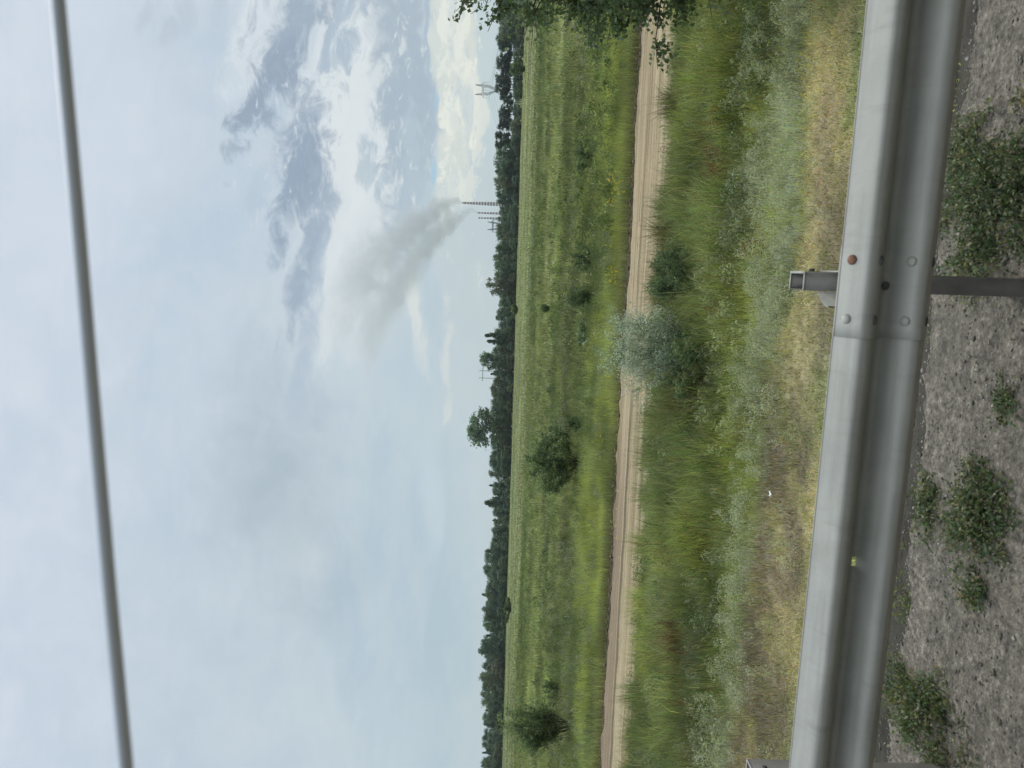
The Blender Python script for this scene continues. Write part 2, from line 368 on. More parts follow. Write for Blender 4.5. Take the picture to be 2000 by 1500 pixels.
# dirt track -------------------------------------------------------
q = mat('sandy_track'); v = objc(q)
sv = q.n('ShaderNodeSeparateXYZ'); q.nt.links.new(v, sv.inputs[0])
st = q.noise(q.vec(q.m('MULTIPLY', sv.outputs[0], .06), q.m('MULTIPLY', sv.outputs[1], 2.4), 0), 1.6, 8, .6, .3)
st2 = q.noise(q.vec(q.m('MULTIPLY', sv.outputs[0], .25), q.m('MULTIPLY', sv.outputs[1], 9), 0), 1.6, 6, .7)
fine = q.noise(v, 14, 8, .7)
c = q.ramp(st, [(.30, (.15, .115, .066)), (.42, (.28, .220, .130)), (.55, (.37, .298, .182)), (.70, (.46, .38, .248))])
c = q.mix(q.rng(st2, .55, .75, 0, .5), c, (.20, .155, .10)); dp = q.noise(v, .8, 6, .65, .6); c = q.mix(q.rng(dp, .52, .72, 0, .45), c, (.22, .17, .105)); c = q.mix(q.rng(q.noise(v, 5, 5, .7), .62, .72, 0, .5), c, (.17, .135, .085))
wv = q.noise(q.vec(q.m('MULTIPLY', sv.outputs[0], .15), 0, 0), 2, 4, .6); yy = q.m('MULTIPLY_ADD', q.m('SUBTRACT', wv, .5), .5, sv.outputs[1])
far_ = q.m('MULTIPLY', q.rng(yy, 22.75, 22.95), q.rng(sv.outputs[0], -4, -9))
c = q.mix(q.m('MULTIPLY', far_, .65), c, (.185, .135, .095))
rt = q.m('MULTIPLY', q.m('MULTIPLY', q.rng(yy, 22.35, 22.45), q.rng(yy, 22.75, 22.62)), q.rng(sv.outputs[0], -3, -5)); c = q.mix(q.m('MULTIPLY', rt, .7), c, (.075, .06, .04))
c = q.mix(1., c, q.ramp(fine, [(.3, (.75, .75, .75)), (.7, (1.15, 1.15, 1.15))]), 'MULTIPLY')
p = principled(q, c, .95, 0, .1, fine, .5, .03); q.nt.links.new(p.outputs[0], q.out.inputs[0]); SAND = q.m_
s0 = 18.55; ts = np.linspace(s0, 24.15, 90); tu = np.linspace(-70, 60, 900)
Ts, Tu = np.meshgrid(ts, tu, indexing='ij')
edge = np.where(Ts < 20, ((fbm(Tu*.9, Ts*0+2, 81)-.5)*1.4+(fbm(Tu*4, Ts*0+5, 82)-.5)*.5)*(1-(Ts-s0)/1.45), 0)
edge2 = np.where(Ts > 23, (fbm(Tu*1.2, Ts*0+9, 83)-.5)*.35, 0)
Ts2 = Ts+edge+edge2
rut = .035*(fbm(Tu*1.2, Ts*1.6, 89)-.5) - .05*np.exp(-((Ts-20.1)/.22)**2)-.05*np.exp(-((Ts-22.2)/.22)**2)-.03*np.exp(-((Ts-19.4)/.12)**2)+.02*(fbm(Tu*.5, Ts*6, 85)-.5)
Tz = gz(Tu, Ts2)+.085+rut*(np.minimum(Ts-ts[0], ts[-1]-Ts) > .2); Tz[0] -= .11; Tz[-1] -= .11
a, b = Ts.shape; idx = np.arange(a*b).reshape(a, b)
Fq = np.stack([idx[:-1, :-1].ravel(), idx[:-1, 1:].ravel(), idx[1:, 1:].ravel(), idx[1:, :-1].ravel()], 1)
# local frame: x along the track
ANG = math.atan2(T[1], T[0])
o = np_mesh('dirt_road', np.stack([Tu, Ts2, Tz], 2).reshape(-1, 3), [Fq], SAND, smooth=True); o.rotation_euler.z = ANG; tag(o, kind='structure')

# old asphalt of the road shoulder ---------------------------------
q = mat('worn_asphalt'); v = objc(q)
f1 = q.noise(v, 32, 8, .8); f2 = q.noise(v, 2.2, 6, .6); vo = q.n('ShaderNodeTexVoronoi'); q.put(vo.inputs['Vector'], v); vo.inputs['Scale'].default_value = 70
c = q.ramp(f1, [(.34, (.045, .040, .032)), (.46, (.135, .120, .095)), (.55, (.200, .178, .142)), (.66, (.38, .345, .28))])
c = q.mix(q.rng(vo.outputs['Distance'], .28, .12, 0, .5), c, q.mix(q.m('MULTIPLY', vo.outputs['Color'], 1.), (.05, .05, .05), (.34, .31, .27)))
c = q.mix(q.rng(f2, .5, .72, 0, .6), c, (.130, .118, .095)); f4 = q.noise(v, 9, 6, .65); c = q.mix(1., c, q.ramp(f4, [(.32, (.62, .62, .62)), (.66, (1.3, 1.28, 1.25))]), 'MULTIPLY')
p = principled(q, c, .92, 0, .2, q.m('ADD', f1, q.m('MULTIPLY', vo.outputs['Distance'], -.8)), .9, .012); q.nt.links.new(p.outputs[0], q.out.inputs[0]); ASP = q.m_
au = np.linspace(-9, 9, 900)
es = 3.23+.05*np.sin(au*1.1+1)+(fbm(au*3.5, au*0, 91, 5)-.5)*.17+(fbm(au*16, au*0+4, 93, 3)-.5)*.05 - .02*au
rows = [np.full_like(au, -9), np.full_like(au, 1.5), np.full_like(au, 2.3), es-.35, es-.06, es-.02, es, es+.012]
zz = [0*au, 0*au, 0*au, 0*au, .004*vn(au*30, au*0), 0*au-.004, 0*au-.02, 0*au-.095]
V = np.concatenate([np.stack([au, r, z], 1) for r, z in zip(rows, zz)]); n = len(au); Fq = []
for i in range(len(rows)-1): j = np.arange(n-1); Fq.append(np.stack([i*n+j, i*n+j+1, (i+1)*n+j+1, (i+1)*n+j], 1))
o = np_mesh('road_shoulder', V, [np.concatenate(Fq)], ASP); o.rotation_euler.z = ANG; tag(o, kind='structure')
# loose stones on it
b_ = Bag(); n = 9000
su = rng.uniform(-2.6, 2.2, n); s_ = rng.uniform(2.3, 3.95, n); zc = np.where(s_ < 3.2, 0., gz(su, s_))
r_ = rng.lognormal(-5.65, .5, n); k_ = np.arange(n) < 700; s_[k_] = np.interp(su[k_], au, es)+rng.normal(-.012, .016, k_.sum()); zc[k_] = np.where(s_[k_] < np.interp(su[k_], au, es), 0, -.09)
ico = np.array([[0, 0, 1], [1, 0, 0], [0, 1, 0], [-1, 0, 0], [0, -1, 0], [0, 0, -.6]], float); icf = np.array([[0, 1, 2], [0, 2, 3], [0, 3, 4], [0, 4, 1], [5, 2, 1], [5, 3, 2], [5, 4, 3], [5, 1, 4]])
Vv = ico[None]*rng.uniform(.6, 1.4, (n, 1, 3))*r_[:, None, None]*np.array([1, 1, .6]) + rng.normal(0, .12, (n, 6, 3))*r_[:, None, None] + np.stack([su, s_, zc+r_*.25], 1)[:, None]
gcol = np.where((rng.random((n, 1)) < .22) | (k_[:, None] & (rng.random((n, 1)) < .6)), np.array([[.33, .30, .26]]), np.array([[.13, .115, .095]]))*rng.uniform(.6, 1.25, (n, 1))
b_.add(Vv.reshape(-1, 3), (np.arange(n)[:, None, None]*6+icf[None]).reshape(-1, 3), None, np.repeat(gcol, 6, 0))
q = mat('stone'); c = attr(q); p = principled(q, c, .85, 0, .3); q.nt.links.new(p.outputs[0], q.out.inputs[0]); STONE = q.m_
o = b_.build('gravel', STONE); o.rotation_euler.z = ANG; tag(o, kind='stuff')

b_ = Bag(); n = 5000; su = rng.uniform(-26, 20, n); s_ = rng.normal(24.25, .22, n)
r_ = rng.lognormal(-3.9, .5, n); zc = gz(su, s_)
Vv = ico[None]*rng.uniform(.6, 1.4, (n, 1, 3))*r_[:, None, None]*np.array([1, 1, .7]) + rng.normal(0, .15, (n, 6, 3))*r_[:, None, None] + np.stack([su, s_, zc+r_*.2], 1)[:, None]
b_.add(Vv.reshape(-1, 3), (np.arange(n)[:, None, None]*6+icf[None]).reshape(-1, 3), None, np.repeat(np.array([[.20, .15, .105]])*rng.uniform(.45, 1.3, (n, 1)), 6, 0))
o = b_.build('soil_clods', STONE); o.rotation_euler.z = ANG; tag(o, kind='stuff')

# ------------------------------------------------------------------ guardrail
q = mat('galvanised_steel'); v = objc(q)
sv = q.n('ShaderNodeSeparateXYZ'); q.nt.links.new(v, sv.inputs[0])
n1 = q.noise(v, 5, 6, .6); n2 = q.noise(v, 60, 3, .5); n3 = q.noise(q.vec(q.m('MULTIPLY', sv.outputs[0], .7), q.m('MULTIPLY', sv.outputs[1], 12), q.m('MULTIPLY', sv.outputs[2], 12)), 2, 5, .6)
c = q.ramp(n1, [(.3, (.325, .320, .275)), (.7, (.405, .395, .345))])
c = q.mix(q.rng(n3, .48, .72, 0, .55), c, (.24, .235, .21)); n5 = q.noise(v, 1.7, 6, .7, .4); c = q.mix(q.rng(n5, .5, .66, 0, .35), c, (.22, .21, .18)); n6 = q.noise(q.vec(q.m('MULTIPLY', sv.outputs[0], 9), sv.outputs[1], q.m('MULTIPLY', sv.outputs[2], 1.2)), 3, 4, .6); c = q.mix(q.rng(n6, .58, .75, 0, .3), c, (.20, .185, .155)); c = q.mix(q.rng(n2, .62, .7, 0, .15), c, (.25, .25, .24))
p = principled(q, c, q.rng(n1, .3, .7, .5, .65), .2, .35, n2, .05, .002); q.nt.links.new(p.outputs[0], q.out.inputs[0]); STEEL = q.m_
RUST = simple('rusty_steel', (.21, .105, .065), .85, .1, 60, .4, .3)
POST = simple('weathered_post_steel', (.155, .145, .125), .65, .2, 9, .25, .1)
DARK = simple('dark_steel', (.10, .105, .10), .7, .3, 30, .3)
RS = 2.494; RT_ = .77                  # the back plane and top of the rail
guard = empty('guardrail', tuple(wpt(0., RS, 0.))); guard.rotation_euler.z = ANG
tag(guard, 'galvanised steel guardrail with a double wave beam on channel posts beside the road', 'guardrail')
def prof(n=8):                         # W-beam section: (distance towards the road, height below the top)
    z = np.concatenate([[0, -.004, -.007, -.034, -.038], np.linspace(-.040, -.147, 17), np.linspace(-.165, -.272, 17), [-.274, -.278, -.305, -.308, -.312]])
    k = []
    for q_ in z:
        t_ = min(-q_, .312+q_)                                   # mirror about the middle of the beam
        if t_ < .050: y_ = .003+.068*max(0, (t_-.004))/.046
        elif t_ < .064: y_ = .071+.012*math.sin((t_-.050)/.014*math.pi/2)
        elif t_ < .078: y_ = .083
        else: y_ = .083*(.5+.5*math.cos(min(1, (t_-.078)/.078)*math.pi))
        k.append((y_, q_))
    return np.array(k)
PR = prof()
def beam(u0, u1, off, hole=None):
    b = Bag(); us_ = np.arange(u0, u1+1e-6, .05)
    if hole: us_ = np.sort(np.unique(np.concatenate([us_[(us_ < hole[0]-.03) | (us_ > hole[0]+.03)], [hole[0]-.018, hole[0]+.018]])))
    pr = PR.copy(); pr[:, 0] += off
    m = len(pr); n = len(us_)
    V = np.zeros((n, m, 3)); V[..., 0] = us_[:, None]; V[..., 1] = -pr[None, :, 0]; V[..., 2] = RT_+pr[None, :, 1]
    V[..., 1] += .0025*(fbm(us_*1.5, us_*0, 7)[:, None]-.5)
    idx = np.arange(n*m).reshape(n, m); Fq = []
    for i in range(n-1):
        for j in range(m-1):
            if hole and abs((us_[i]+us_[i+1])/2-hole[0]) < .01 and abs((PR[j][1]+PR[j+1][1])/2+.156) < .004: continue
            Fq.append([idx[i, j], idx[i+1, j], idx[i+1, j+1], idx[i, j+1]])
    b.add(V.reshape(-1, 3), None, Fq)
    o = b.build('beam', STEEL, guard, smooth=True, colour=False)
    so_ = o.modifiers.new('t', 'SOLIDIFY'); so_.thickness = .004; so_.offset = -1
    return o
def rail_u(px, py, depth=.04, z=None): # position along the rail of a photo pixel on the plane s = RS-depth
    d = ray(px, py); k = (RS-depth)/(d@NV); P = d*k+EYE; return float(P@T), float(P[2])
uA = rail_u(1700, 660)[0]; uB = rail_u(1645, 468, 0)[0]
uH, zH = rail_u(1652, 1097, .01)
beam(uA, 14, .005); beam(-14, uB, 0, hole=(uH,))
# bolts
def bolt(u, y, z, nrm, m=STEEL, r=.017, h=.009):
    b = Bag(); nrm = np.array(nrm, float)/np.linalg.norm(nrm); a = np.array([1., 0, 0]); c = np.cross(nrm, a)
    P0 = np.array([u, y, z]); k = 14; th = np.arange(k)*2*np.pi/k
    ring = lambda rr, hh: P0+nrm*hh+rr*(np.cos(th)[:, None]*a+np.sin(th)[:, None]*c)
    V = np.concatenate([ring(r, 0), ring(r, h*.5), ring(r*.72, h), ring(r*.3, h*1.15)]); j = np.arange(k)
    F = np.concatenate([np.stack([i*k+j, i*k+(j+1) % k, (i+1)*k+(j+1) % k, (i+1)*k+j], 1) for i in range(3)])
    V = np.concatenate([V, [P0+nrm*h*1.18]]); F3 = np.stack([3*k+j, 3*k+(j+1) % k, j*0+4*k], 1)
    b.add(V, F3, F); return b.build('bolt', m, guard, smooth=True, colour=False)
n_up = (0, -.045, .063); n_dn = (0, -.031, -.055)
def onslope(z, off=.006): i = int(np.argmin(np.abs(PR[:, 1]-z))); return -np.interp(-z, -PR[:, 1], PR[:, 0])-off, RT_+z
for k, (px, py) in enumerate([(1657, 507), (1648, 623)]):
    u = rail_u(px, py, .05)[0]
    y, z = onslope(-.026); o = bolt(u, y, z, n_up, RUST if k == 0 else STEEL)
    if k == 0: o['label'] = 'rusty brown bolt head'
    y, z = onslope(-.100); bolt(u, y, z, n_dn, DARK)
    y, z = onslope(-.208); bolt(u, y, z, (0, -.031, .055), STEEL)
    y, z = onslope(-.285); bolt(u, y, z, (0, -.045, -.063), DARK)
uP, _ = rail_u(1718, 558, .01); bolt(uP, -.008, RT_-.156, (0, -1, 0), DARK, .014, .014)
# posts: open channel, 0.14 deep, 0.065 wide
PP = rail_u(1560, 548, -.25)[0]
for k in range(-5, 7):
    up_ = PP+k*2.0
    b = Bag(); t = .005; w = .066; y0, y1 = .15, .285; zt = .818; zb = -1.0
    X0, X1 = up_-w/2, up_+w/2
    box(b, (X1-t, y0, zb), (X1, y1, zt)); box(b, (X0, y0, zb), (X1-t-.0005, y0+t, zt)); box(b, (X0, y1-t, zb), (X1-t-.0005, y1, zt))
    box(b, (X0, y0+t+.0005, zb), (X0+t*.8, y0+.024, zt)); box(b, (X0, y1-.024, zb), (X0+t*.8, y1-t-.0005, zt))
    b.build('post', POST, guard, colour=False)
    b = Bag(); box(b, (X1-t-.002, y0-.001, zt+.0005), (X1+.001, y1+.001, zt+.004)); box(b, (X0-.001, y0-.001, zt+.0005), (X1-t-.0025, y0+t+.002, zt+.004)); box(b, (X0-.001, y1-t-.002, zt+.0005), (X1-t-.0025, y1+.001, zt+.004))  # thin lighter strips added to show the cut top edges as skylit
    b.build('skylit_post_rim', STEEL, guard, colour=False)
    # bracket plate carrying the beam
    b = Bag(); th = np.linspace(0, 1, 9)
    for zz0, zz1 in ((.50, .765),):
        xs = X0-.004-.05*np.sin(th*np.pi/2)*(1-th*.1); ys = y0+.06-.15*th
        V = np.concatenate([np.stack([xs, ys, ys*0+zz0], 1), np.stack([xs, ys, ys*0+zz1-.02*(1-th)], 1)]); V2 = V.copy(); V2[:, 0] -= .005
        j = np.arange(8); Fa = np.stack([j, j+1, 9+j+1, 9+j], 1)
        b.add(np.concatenate([V, V2]), None, np.concatenate([Fa, Fa+18, np.stack([9+j, 9+j+1, 27+j+1, 27+j], 1), np.stack([j, j+1, 18+j+1, 18+j], 1)]))
    box(b, (X0-.05, .004, .50), (X1, .009, .76)); box(b, (X1+.001, .0095, .50), (X1+.006, y0+.06, .745))
    b.build('bracket', STEEL, guard, colour=False)
    bo = Bag(); tube(bo, [(X1+.0015, y0+.07, .77), (X1+.012, y0+.07, .77)], .011, 8); bo.build('post_bolt', DARK, guard, colour=False)

# wire close to the camera, crossing the sky
q = mat('wire_coating'); p = principled(q, (.62, .66, .71), .5, 0, .4); q.nt.links.new(p.outputs[0], q.out.inputs[0])
b = Bag(); pw = [atY(x, y, .50) for x, y in ((88, -250), (113, 0), (149, 400), (181, 780), (213, 1150), (246, 1500), (268, 1750))]
t_ = np.linspace(0, 6, 49); pw = np.array(pw); pi_ = np.stack([np.interp(t_, range(7), pw[:, i]) for i in range(3)], 1)
cen = pi_.mean(0); tube(b, pi_-cen, .0046, 12)
tag(b.build('overhead_wire', q.m_, smooth=True, colour=False, loc=tuple(cen)), 'thick blurred grey wire slanting across the whole sky, close by', 'wire')

# ------------------------------------------------------------------ grass and herbs (uncountable)
def scatter(n, smin, smax, power=1., half=.66, pad=1.5):
    """random (u,s): even density, or denser near for power<1"""
    t = rng.random(n); s = (smin**(2*power)+t*(smax**(2*power)-smin**(2*power)))**(1/(2*power))
    P = wpt(rng.uniform(-1, 1, n)*0, s); Xr = rng.uniform(-1, 1, n)*(half*s+pad)
    u = (Xr)/T[0]*1.0 - 0*s; u = u-NV[0]*s*.9
    return u, s
def jit(C, a=.18): return np.clip(C*(1+rng.normal(0, a, (len(C), 1)))*(1+rng.normal(0, a*.3, C.shape)), .01, .9)

b = Bag()
u, s = scatter(300000, 3.5, 18.9)
track_edge = s0+(fbm(u*.9, u*0+2, 81)-.5)*1.4
keep = (s < track_edge+.15+.9*(rng.random(len(s)) < .05)*rng.random(len(s))) & (s > 3.9) & (rng.random(len(s)) < sstep(s, 3.3, 5)*.75+.25); u, s = u[keep], s[keep]; n = len(u)
C = veg(u, s); dens = fbm(u*1.2, s*1.2, 101, 4); hn = fbm(u*.5, s*.5, 103, 3)
tall = sstep(s, 11.5, 14)
cl = fbm(u*2.2, s*2.2, 105, 3); h = (.09+.12*hn+(.10+.30*dens+.42*sstep(cl, .45, .75))*tall)*rng.uniform(.5, 1.4, n)*np.where(s < 5, .7, 1)
h = h*(1-.5*sstep(s, 18.0, 18.8)); short = 1-sstep(s+(fbm(u*.8, s*.8, 31, 4)-.5)*2.4, 9.6, 10.6); h = h*(1-.35*short)
w = rng.uniform(.004, .011, n)*(1+.35*tall)
dryb = rng.random(n) < .07; C[dryb] = mixc(C[dryb], DRY*1.15, .75)
redb = (rng.random(n) < .5) & (fbm(u*1.1, s*1.6, 107, 3) > .69) & (s > 12); C[redb] = np.array([.21, .12, .07])
darkp = fbm(u*.55, s*.9, 109, 4) > .6; C[darkp] = mixc(C[darkp], DG, .35)
blades(b, wpt(u, s, gz(u, s)-.01), h, w, rng.uniform(0, 2*np.pi, n), rng.uniform(.1, .9, n)**1.2+short*rng.uniform(0, 1.3, n), jit(C, .34))
tag(b.build('roadside_grass', FOL), kind='stuff')

# sage-green wormwood and other small leaved herbs
b = Bag()
def herb(b, m, smin, smax, rr, hh, nl, ls, colf, test=None, pw=1., lw=.35):
    u, s = scatter(m, smin, smax, pw); k = np.ones(m, bool) if test is None else test(u, s)
    u, s = u[k], s[k]; m = len(u)
    if not m: return
    R = rr*rng.uniform(.6, 1.3, m); Hh = hh*rng.uniform(.6, 1.3, m); cc = colf(u, s)*rng.uniform(.8, 1.2, (m, 1))
    ii = np.repeat(np.arange(m), nl); n = len(ii)
    d = rng.normal(size=(n, 2)); d /= np.linalg.norm(d, axis=1)[:, None]+1e-6; rad = np.sqrt(rng.random(n))
    zz = rng.random(n)**.7
    taper = np.sqrt(np.clip(1-zz**2*.85, .05, 1))
    du = d[:, 0]*rad*R[ii]*taper; ds = d[:, 1]*rad*R[ii]*taper
    uu2 = u[ii]+du; ss2 = s[ii]+ds
    P = wpt(uu2, ss2, gz(uu2, ss2)+zz*Hh[ii])
    l = ls*rng.uniform(.6, 1.4, n); leaves(b, P, l, l*lw, jit(cc[ii], .18), up=.9)
sage_t = lambda u, s: (rng.random(len(u)) < sstep(fbm(u*1.3, s*1.8, 171, 3), .34, .52)*sstep(s+(fbm(u*.8, s*.8, 31, 4)-.5)*2.4, 9.6, 10.6)*(1-sstep(s+(fbm(u*.8, s*.8, 31, 4)-.5)*3+sstep(-u, 1, 3)*.9, 12.4, 13.6))*(1-.9*leftband(u, s, (fbm(u*.8, s*.8, 31, 4)-.5)*2.4))*.95+.05)
herb(b, 3600, 9.2, 14.5, .15, .27, 80, .034, lambda u, s: np.tile(SG, (len(u), 1))*1.05, sage_t)
herb(b, 1400, 11.5, 18.3, .14, .42, 60, .055, lambda u, s: mixc(veg(u, s), SG, .55), lambda u, s: fbm(u*.5, s*.7, 121, 3) > .5)
herb(b, 900, 12.2, 18.4, .17, .46, 60, .06, lambda u, s: np.tile(DG, (len(u), 1))*1.1, lambda u, s: fbm(u*.5, s*.7, 123, 3) > .52)
herb(b, 500, 3.6, 9.5, .13, .12, 40, .035, lambda u, s: mixc(veg(u, s), LG, .5))
tag(b.build('wormwood_and_herbs', FOL), kind='stuff')

# meadow beyond the track
b = Bag()
for n, s1, s2, w0, h0 in ((90000, 24.3, 34, .013, .42), (90000, 34, 60, .028, .42), (70000, 60, 125, .06, .42), (80000, 110, 345, .14, .42)):
    u, s = scatter(n, s1, s2, .6 if s1 > 50 else .9, .72, 3); C = veg(u, s)
    m = fbm(u*.3, s*.3, 131, 4)
    hh = h0*(.45+1.1*fbm(u*.4*40/s1, s*.4*40/s1, 133, 3))*rng.uniform(.6, 1.3, n)
    hh *= 1-.45*sstep(s, 90, 200)
    dk = m > .58; C[dk] = mixc(C[dk], DG, .55)
    br = rng.random(n) < .05; C[br] = mixc(C[br], DRY, .6)
    blades(b, wpt(u, s, gz(u, s)-.02), hh, w0*rng.uniform(.6, 1.4, n), rng.uniform(0, 2*np.pi, n), rng.uniform(.1, .8, n), jit(C, .16))
n = 9000; u = rng.uniform(-27, 20, n); s = rng.normal(24.9, .25, n); C = jit(np.tile([.19, .15, .09], (n, 1)), .3)
blades(b, wpt(u, s, gz(u, s)-.02), rng.uniform(.2, .5, n), rng.uniform(.006, .014, n), rng.uniform(0, 2*np.pi, n), rng.uniform(.05, .5, n), C)
tag(b.build('meadow_grass', FOL), kind='stuff')
b = Bag()
herb(b, 1800, 26.5, 45, .30, .55, 60, .085, lambda u, s: mixc(veg(u, s)*.8, DG*.9, .7), lambda u, s: fbm(u*.2, s*.3, 141, 3) > .48)
herb(b, 1200, 27, 50, .28, .50, 55, .09, lambda u, s: np.tile(SG, (len(u), 1))*.62, lambda u, s: fbm(u*.12, s*.3, 143, 3) > .55)
herb(b, 2200, 40, 115, .55, .5, 40, .2, lambda u, s: mixc(veg(u, s)*.8, DG, .65), lambda u, s: fbm(u*.06, s*.12, 145, 3) > .52)
# pale-leaved herbs to the right, in front of the leaning tree
herb(b, 900, 27, 42, .3, .5, 50, .10, lambda u, s: np.where(rng.random((len(u), 1)) < .5, np.array([[.26, .30, .12]]), np.array([[.11, .15, .05]])), lambda u, s: (u > 1) & (fbm(u*.3, s*.3, 147, 3) > .42), lw=.7)
tag(b.build('meadow_herbs', FOL), kind='stuff')

# flowers
b = Bag()
def flowers(px, py, n, sx, sy, col, z0, z1, r, zb=FLD):
    P = np.array([at(px+rng.normal(0, sx), py+rng.normal(0, sy), zb) for _ in range(n)]); P[:, 2] = zb+rng.uniform(z0, z1, n)
    ii = np.repeat(np.arange(n), 5); PP = P[ii]+rng.normal(0, r*.6, (len(ii), 3))
    leaves(b, PP, r, r*.9, jit(np.tile(col, (len(ii), 1)), .12), up=1.)
YEL = np.array([.72, .56, .03])
for a_ in ((1232, 350, 16, 4, 10), (1236, 372, 16, 4, 10), (1228, 395, 6, 5, 10), (1226, 470, 5, 4, 20), (1224, 545, 12, 4, 10), (1228, 520, 5, 6, 12), (1216, 742, 9, 3, 8), (1200, 830, 4, 5, 25), (1200, 890, 4, 5, 25)):
    flowers(a_[0], a_[1], a_[2], a_[3], a_[4], YEL, .35, .75, .035)
for _ in range(40): flowers(rng.uniform(1580, 1665), rng.uniform(30, 420)**1., 1, 1, 1, YEL, .1, .22, .016)
for _ in range(25): flowers(rng.uniform(1480, 1560), rng.uniform(30, 420), 1, 1, 1, np.array([.5, .5, .08]), .2, .4, .018)
for _ in range(80): flowers(rng.uniform(1080, 1190), rng.uniform(60, 700), 2, 2, 3, np.array([.60, .60, .38]), .3, .6, .04)
for _ in range(20): flowers(rng.uniform(1200, 1245), rng.uniform(700, 1400), 1, 1, 1, np.array([.6, .58, .3]), .3, .6, .035)
for _ in range(25): flowers(rng.uniform(1300, 1450), rng.uniform(300, 1400), 1, 1, 1, np.array([.55, .52, .30]), .4, .6, .02)
for px, py in ((1345, 505), (1352, 520), (1348, 540), (1362, 545), (1350, 560), (1368, 572), (1375, 700), (1380, 560), (1340, 512)):
    P0 = at(px, py); n = 60; P = P0+np.stack([rng.normal(0, .05, n), rng.normal(0, .05, n), rng.uniform(.3, .62, n)], 1)
    leaves(b, P, .06, .008, jit(np.tile([.46, .38, .24], (n, 1)), .15), up=1.5)
tag(b.build('wildflowers', FOL), kind='stuff')
# reddish dock seed heads standing in the near grass
b = Bag()
for px, py in ((1437, 240), (1440, 300), (1436, 330), (1445, 215), (1515, 480), (1425, 455), (1432, 600)):
    P0 = at(px, py); n = 140; P = P0+np.stack([rng.normal(0, .07, n), rng.normal(0, .07, n), rng.uniform(.15, .5, n)], 1)
    leaves(b, P, .03, .02, jit(np.tile([.17, .075, .045], (n, 1)), .25), up=.5)
tag(b.build('dock_seed_heads', FOL), kind='stuff')

# ------------------------------------------------------------------ shrubs
def shrub(name, P, h, rad, label, cols, nst=14, twigs=9, lp=26, ls=.05, lw=.4, spread=1., bare=.15, up=.6, cat='bush', group=None, trunkr=.02, droop=0, tgt=None):
    root = empty(name, tuple(P)); tag(root, label, cat, group)
    st, lf = Bag(), Bag()
    cols = np.array(cols)
    for i in range(nst):
        az = rng.uniform(0, 2*np.pi); el = rng.random()**.6; R = rad*el*spread; Hh = h*math.sqrt(max(.12, 1-.75*el*el))*rng.uniform(.75, 1.05)
        t = np.linspace(0, 1, 7); bend = rng.uniform(.5, 1.15)
        pts = np.stack([np.cos(az)*R*t**bend, np.sin(az)*R*t**bend, Hh*(t-.15*droop*t*t)], 1)+np.concatenate([[[0, 0, 0]], rng.normal(0, .018*h, (6, 3))])
        tube(st, pts, np.linspace(trunkr, trunkr*.25, 7)*rng.uniform(.6, 1.1), 5)
        cst = cols[rng.integers(len(cols))]
        for k in range(twigs):
            q_ = bare+(1-bare)*rng.random(); i0 = min(int(q_*6), 5); f = q_*6-i0; p0 = pts[i0]*(1-f)+pts[i0+1]*f
            d = rng.normal(size=3); d[2] = abs(d[2])*.6+up-.5*droop; d += .5*np.array([np.cos(az), np.sin(az), 0]); d /= np.linalg.norm(d)
            L = h*.2*rng.uniform(.5, 1.3); tp = np.stack([p0+d*L*x+np.array([0, 0, -droop*.3*L*x*x]) for x in (0, .5, 1)])
            tube(st, tp, [trunkr*.3, trunkr*.2, trunkr*.1], 3, cap=False)
            x = rng.random(lp); PPt = p0+d*L*x[:, None]*1.1+rng.normal(0, .035*h*.6, (lp, 3))
            l = ls*rng.uniform(.6, 1.35, lp); cc = cst*rng.uniform(.7, 1.35)
            leaves(lf, PPt, l, l*lw, jit(np.tile(cc, (lp, 1)), .16), up=.35, droop=droop*.8)
    st.build('branches', BARK, root, colour=False); lf.build('foliage', FOL, root)
    return root
SIL = [(.41, .46, .40), (.34, .40, .33), (.50, .54, .47), (.26, .32, .24)]
GRN = [(.115, .170, .085), (.150, .205, .100), (.095, .140, .075), (.190, .235, .130)]
shrub('silver_shrub', at(1366, 682), 2.0, 1.12, 'silvery grey leaved shrub in front of the sandy track, see-through', SIL, 44, 14, 30, .055, .32, bare=.22, trunkr=.010)
shrub('green_shrub', at(1372, 552), 1.1, .85, 'low dark green shrub with feathery tips beside the silvery shrub', GRN, 40, 13, 34, .05, .4, bare=.05, trunkr=.01)
shrub('undergrowth_bush', at(1396, 705), .85, .95, 'low dark green bush spreading at the foot of the silvery shrub', GRN+[(.16, .20, .10)], 40, 12, 34, .05, .45, bare=.1, trunkr=.01)
shrub('willow_bush', at(1137, 902), 2.6, 1.85, 'large round dark green bush standing alone in the meadow', GRN+[(.22, .27, .14)], 46, 11, 30, .11, .5, bare=.38, trunkr=.02)
shrub('willow_bush', at(1120, 1418), 3.4, 1.15, 'tall narrow dark green bush near the far left of the meadow', GRN+[(.22, .27, .14)], 30, 12, 24, .12, .45, bare=.3, trunkr=.02, up=1.)
shrub('willow_bush', at(1098, 1350), 1.3, 1.1, 'low dark bush beside the tall narrow one', GRN, 16, 8, 24, .09, .35, bare=.12, trunkr=.02)
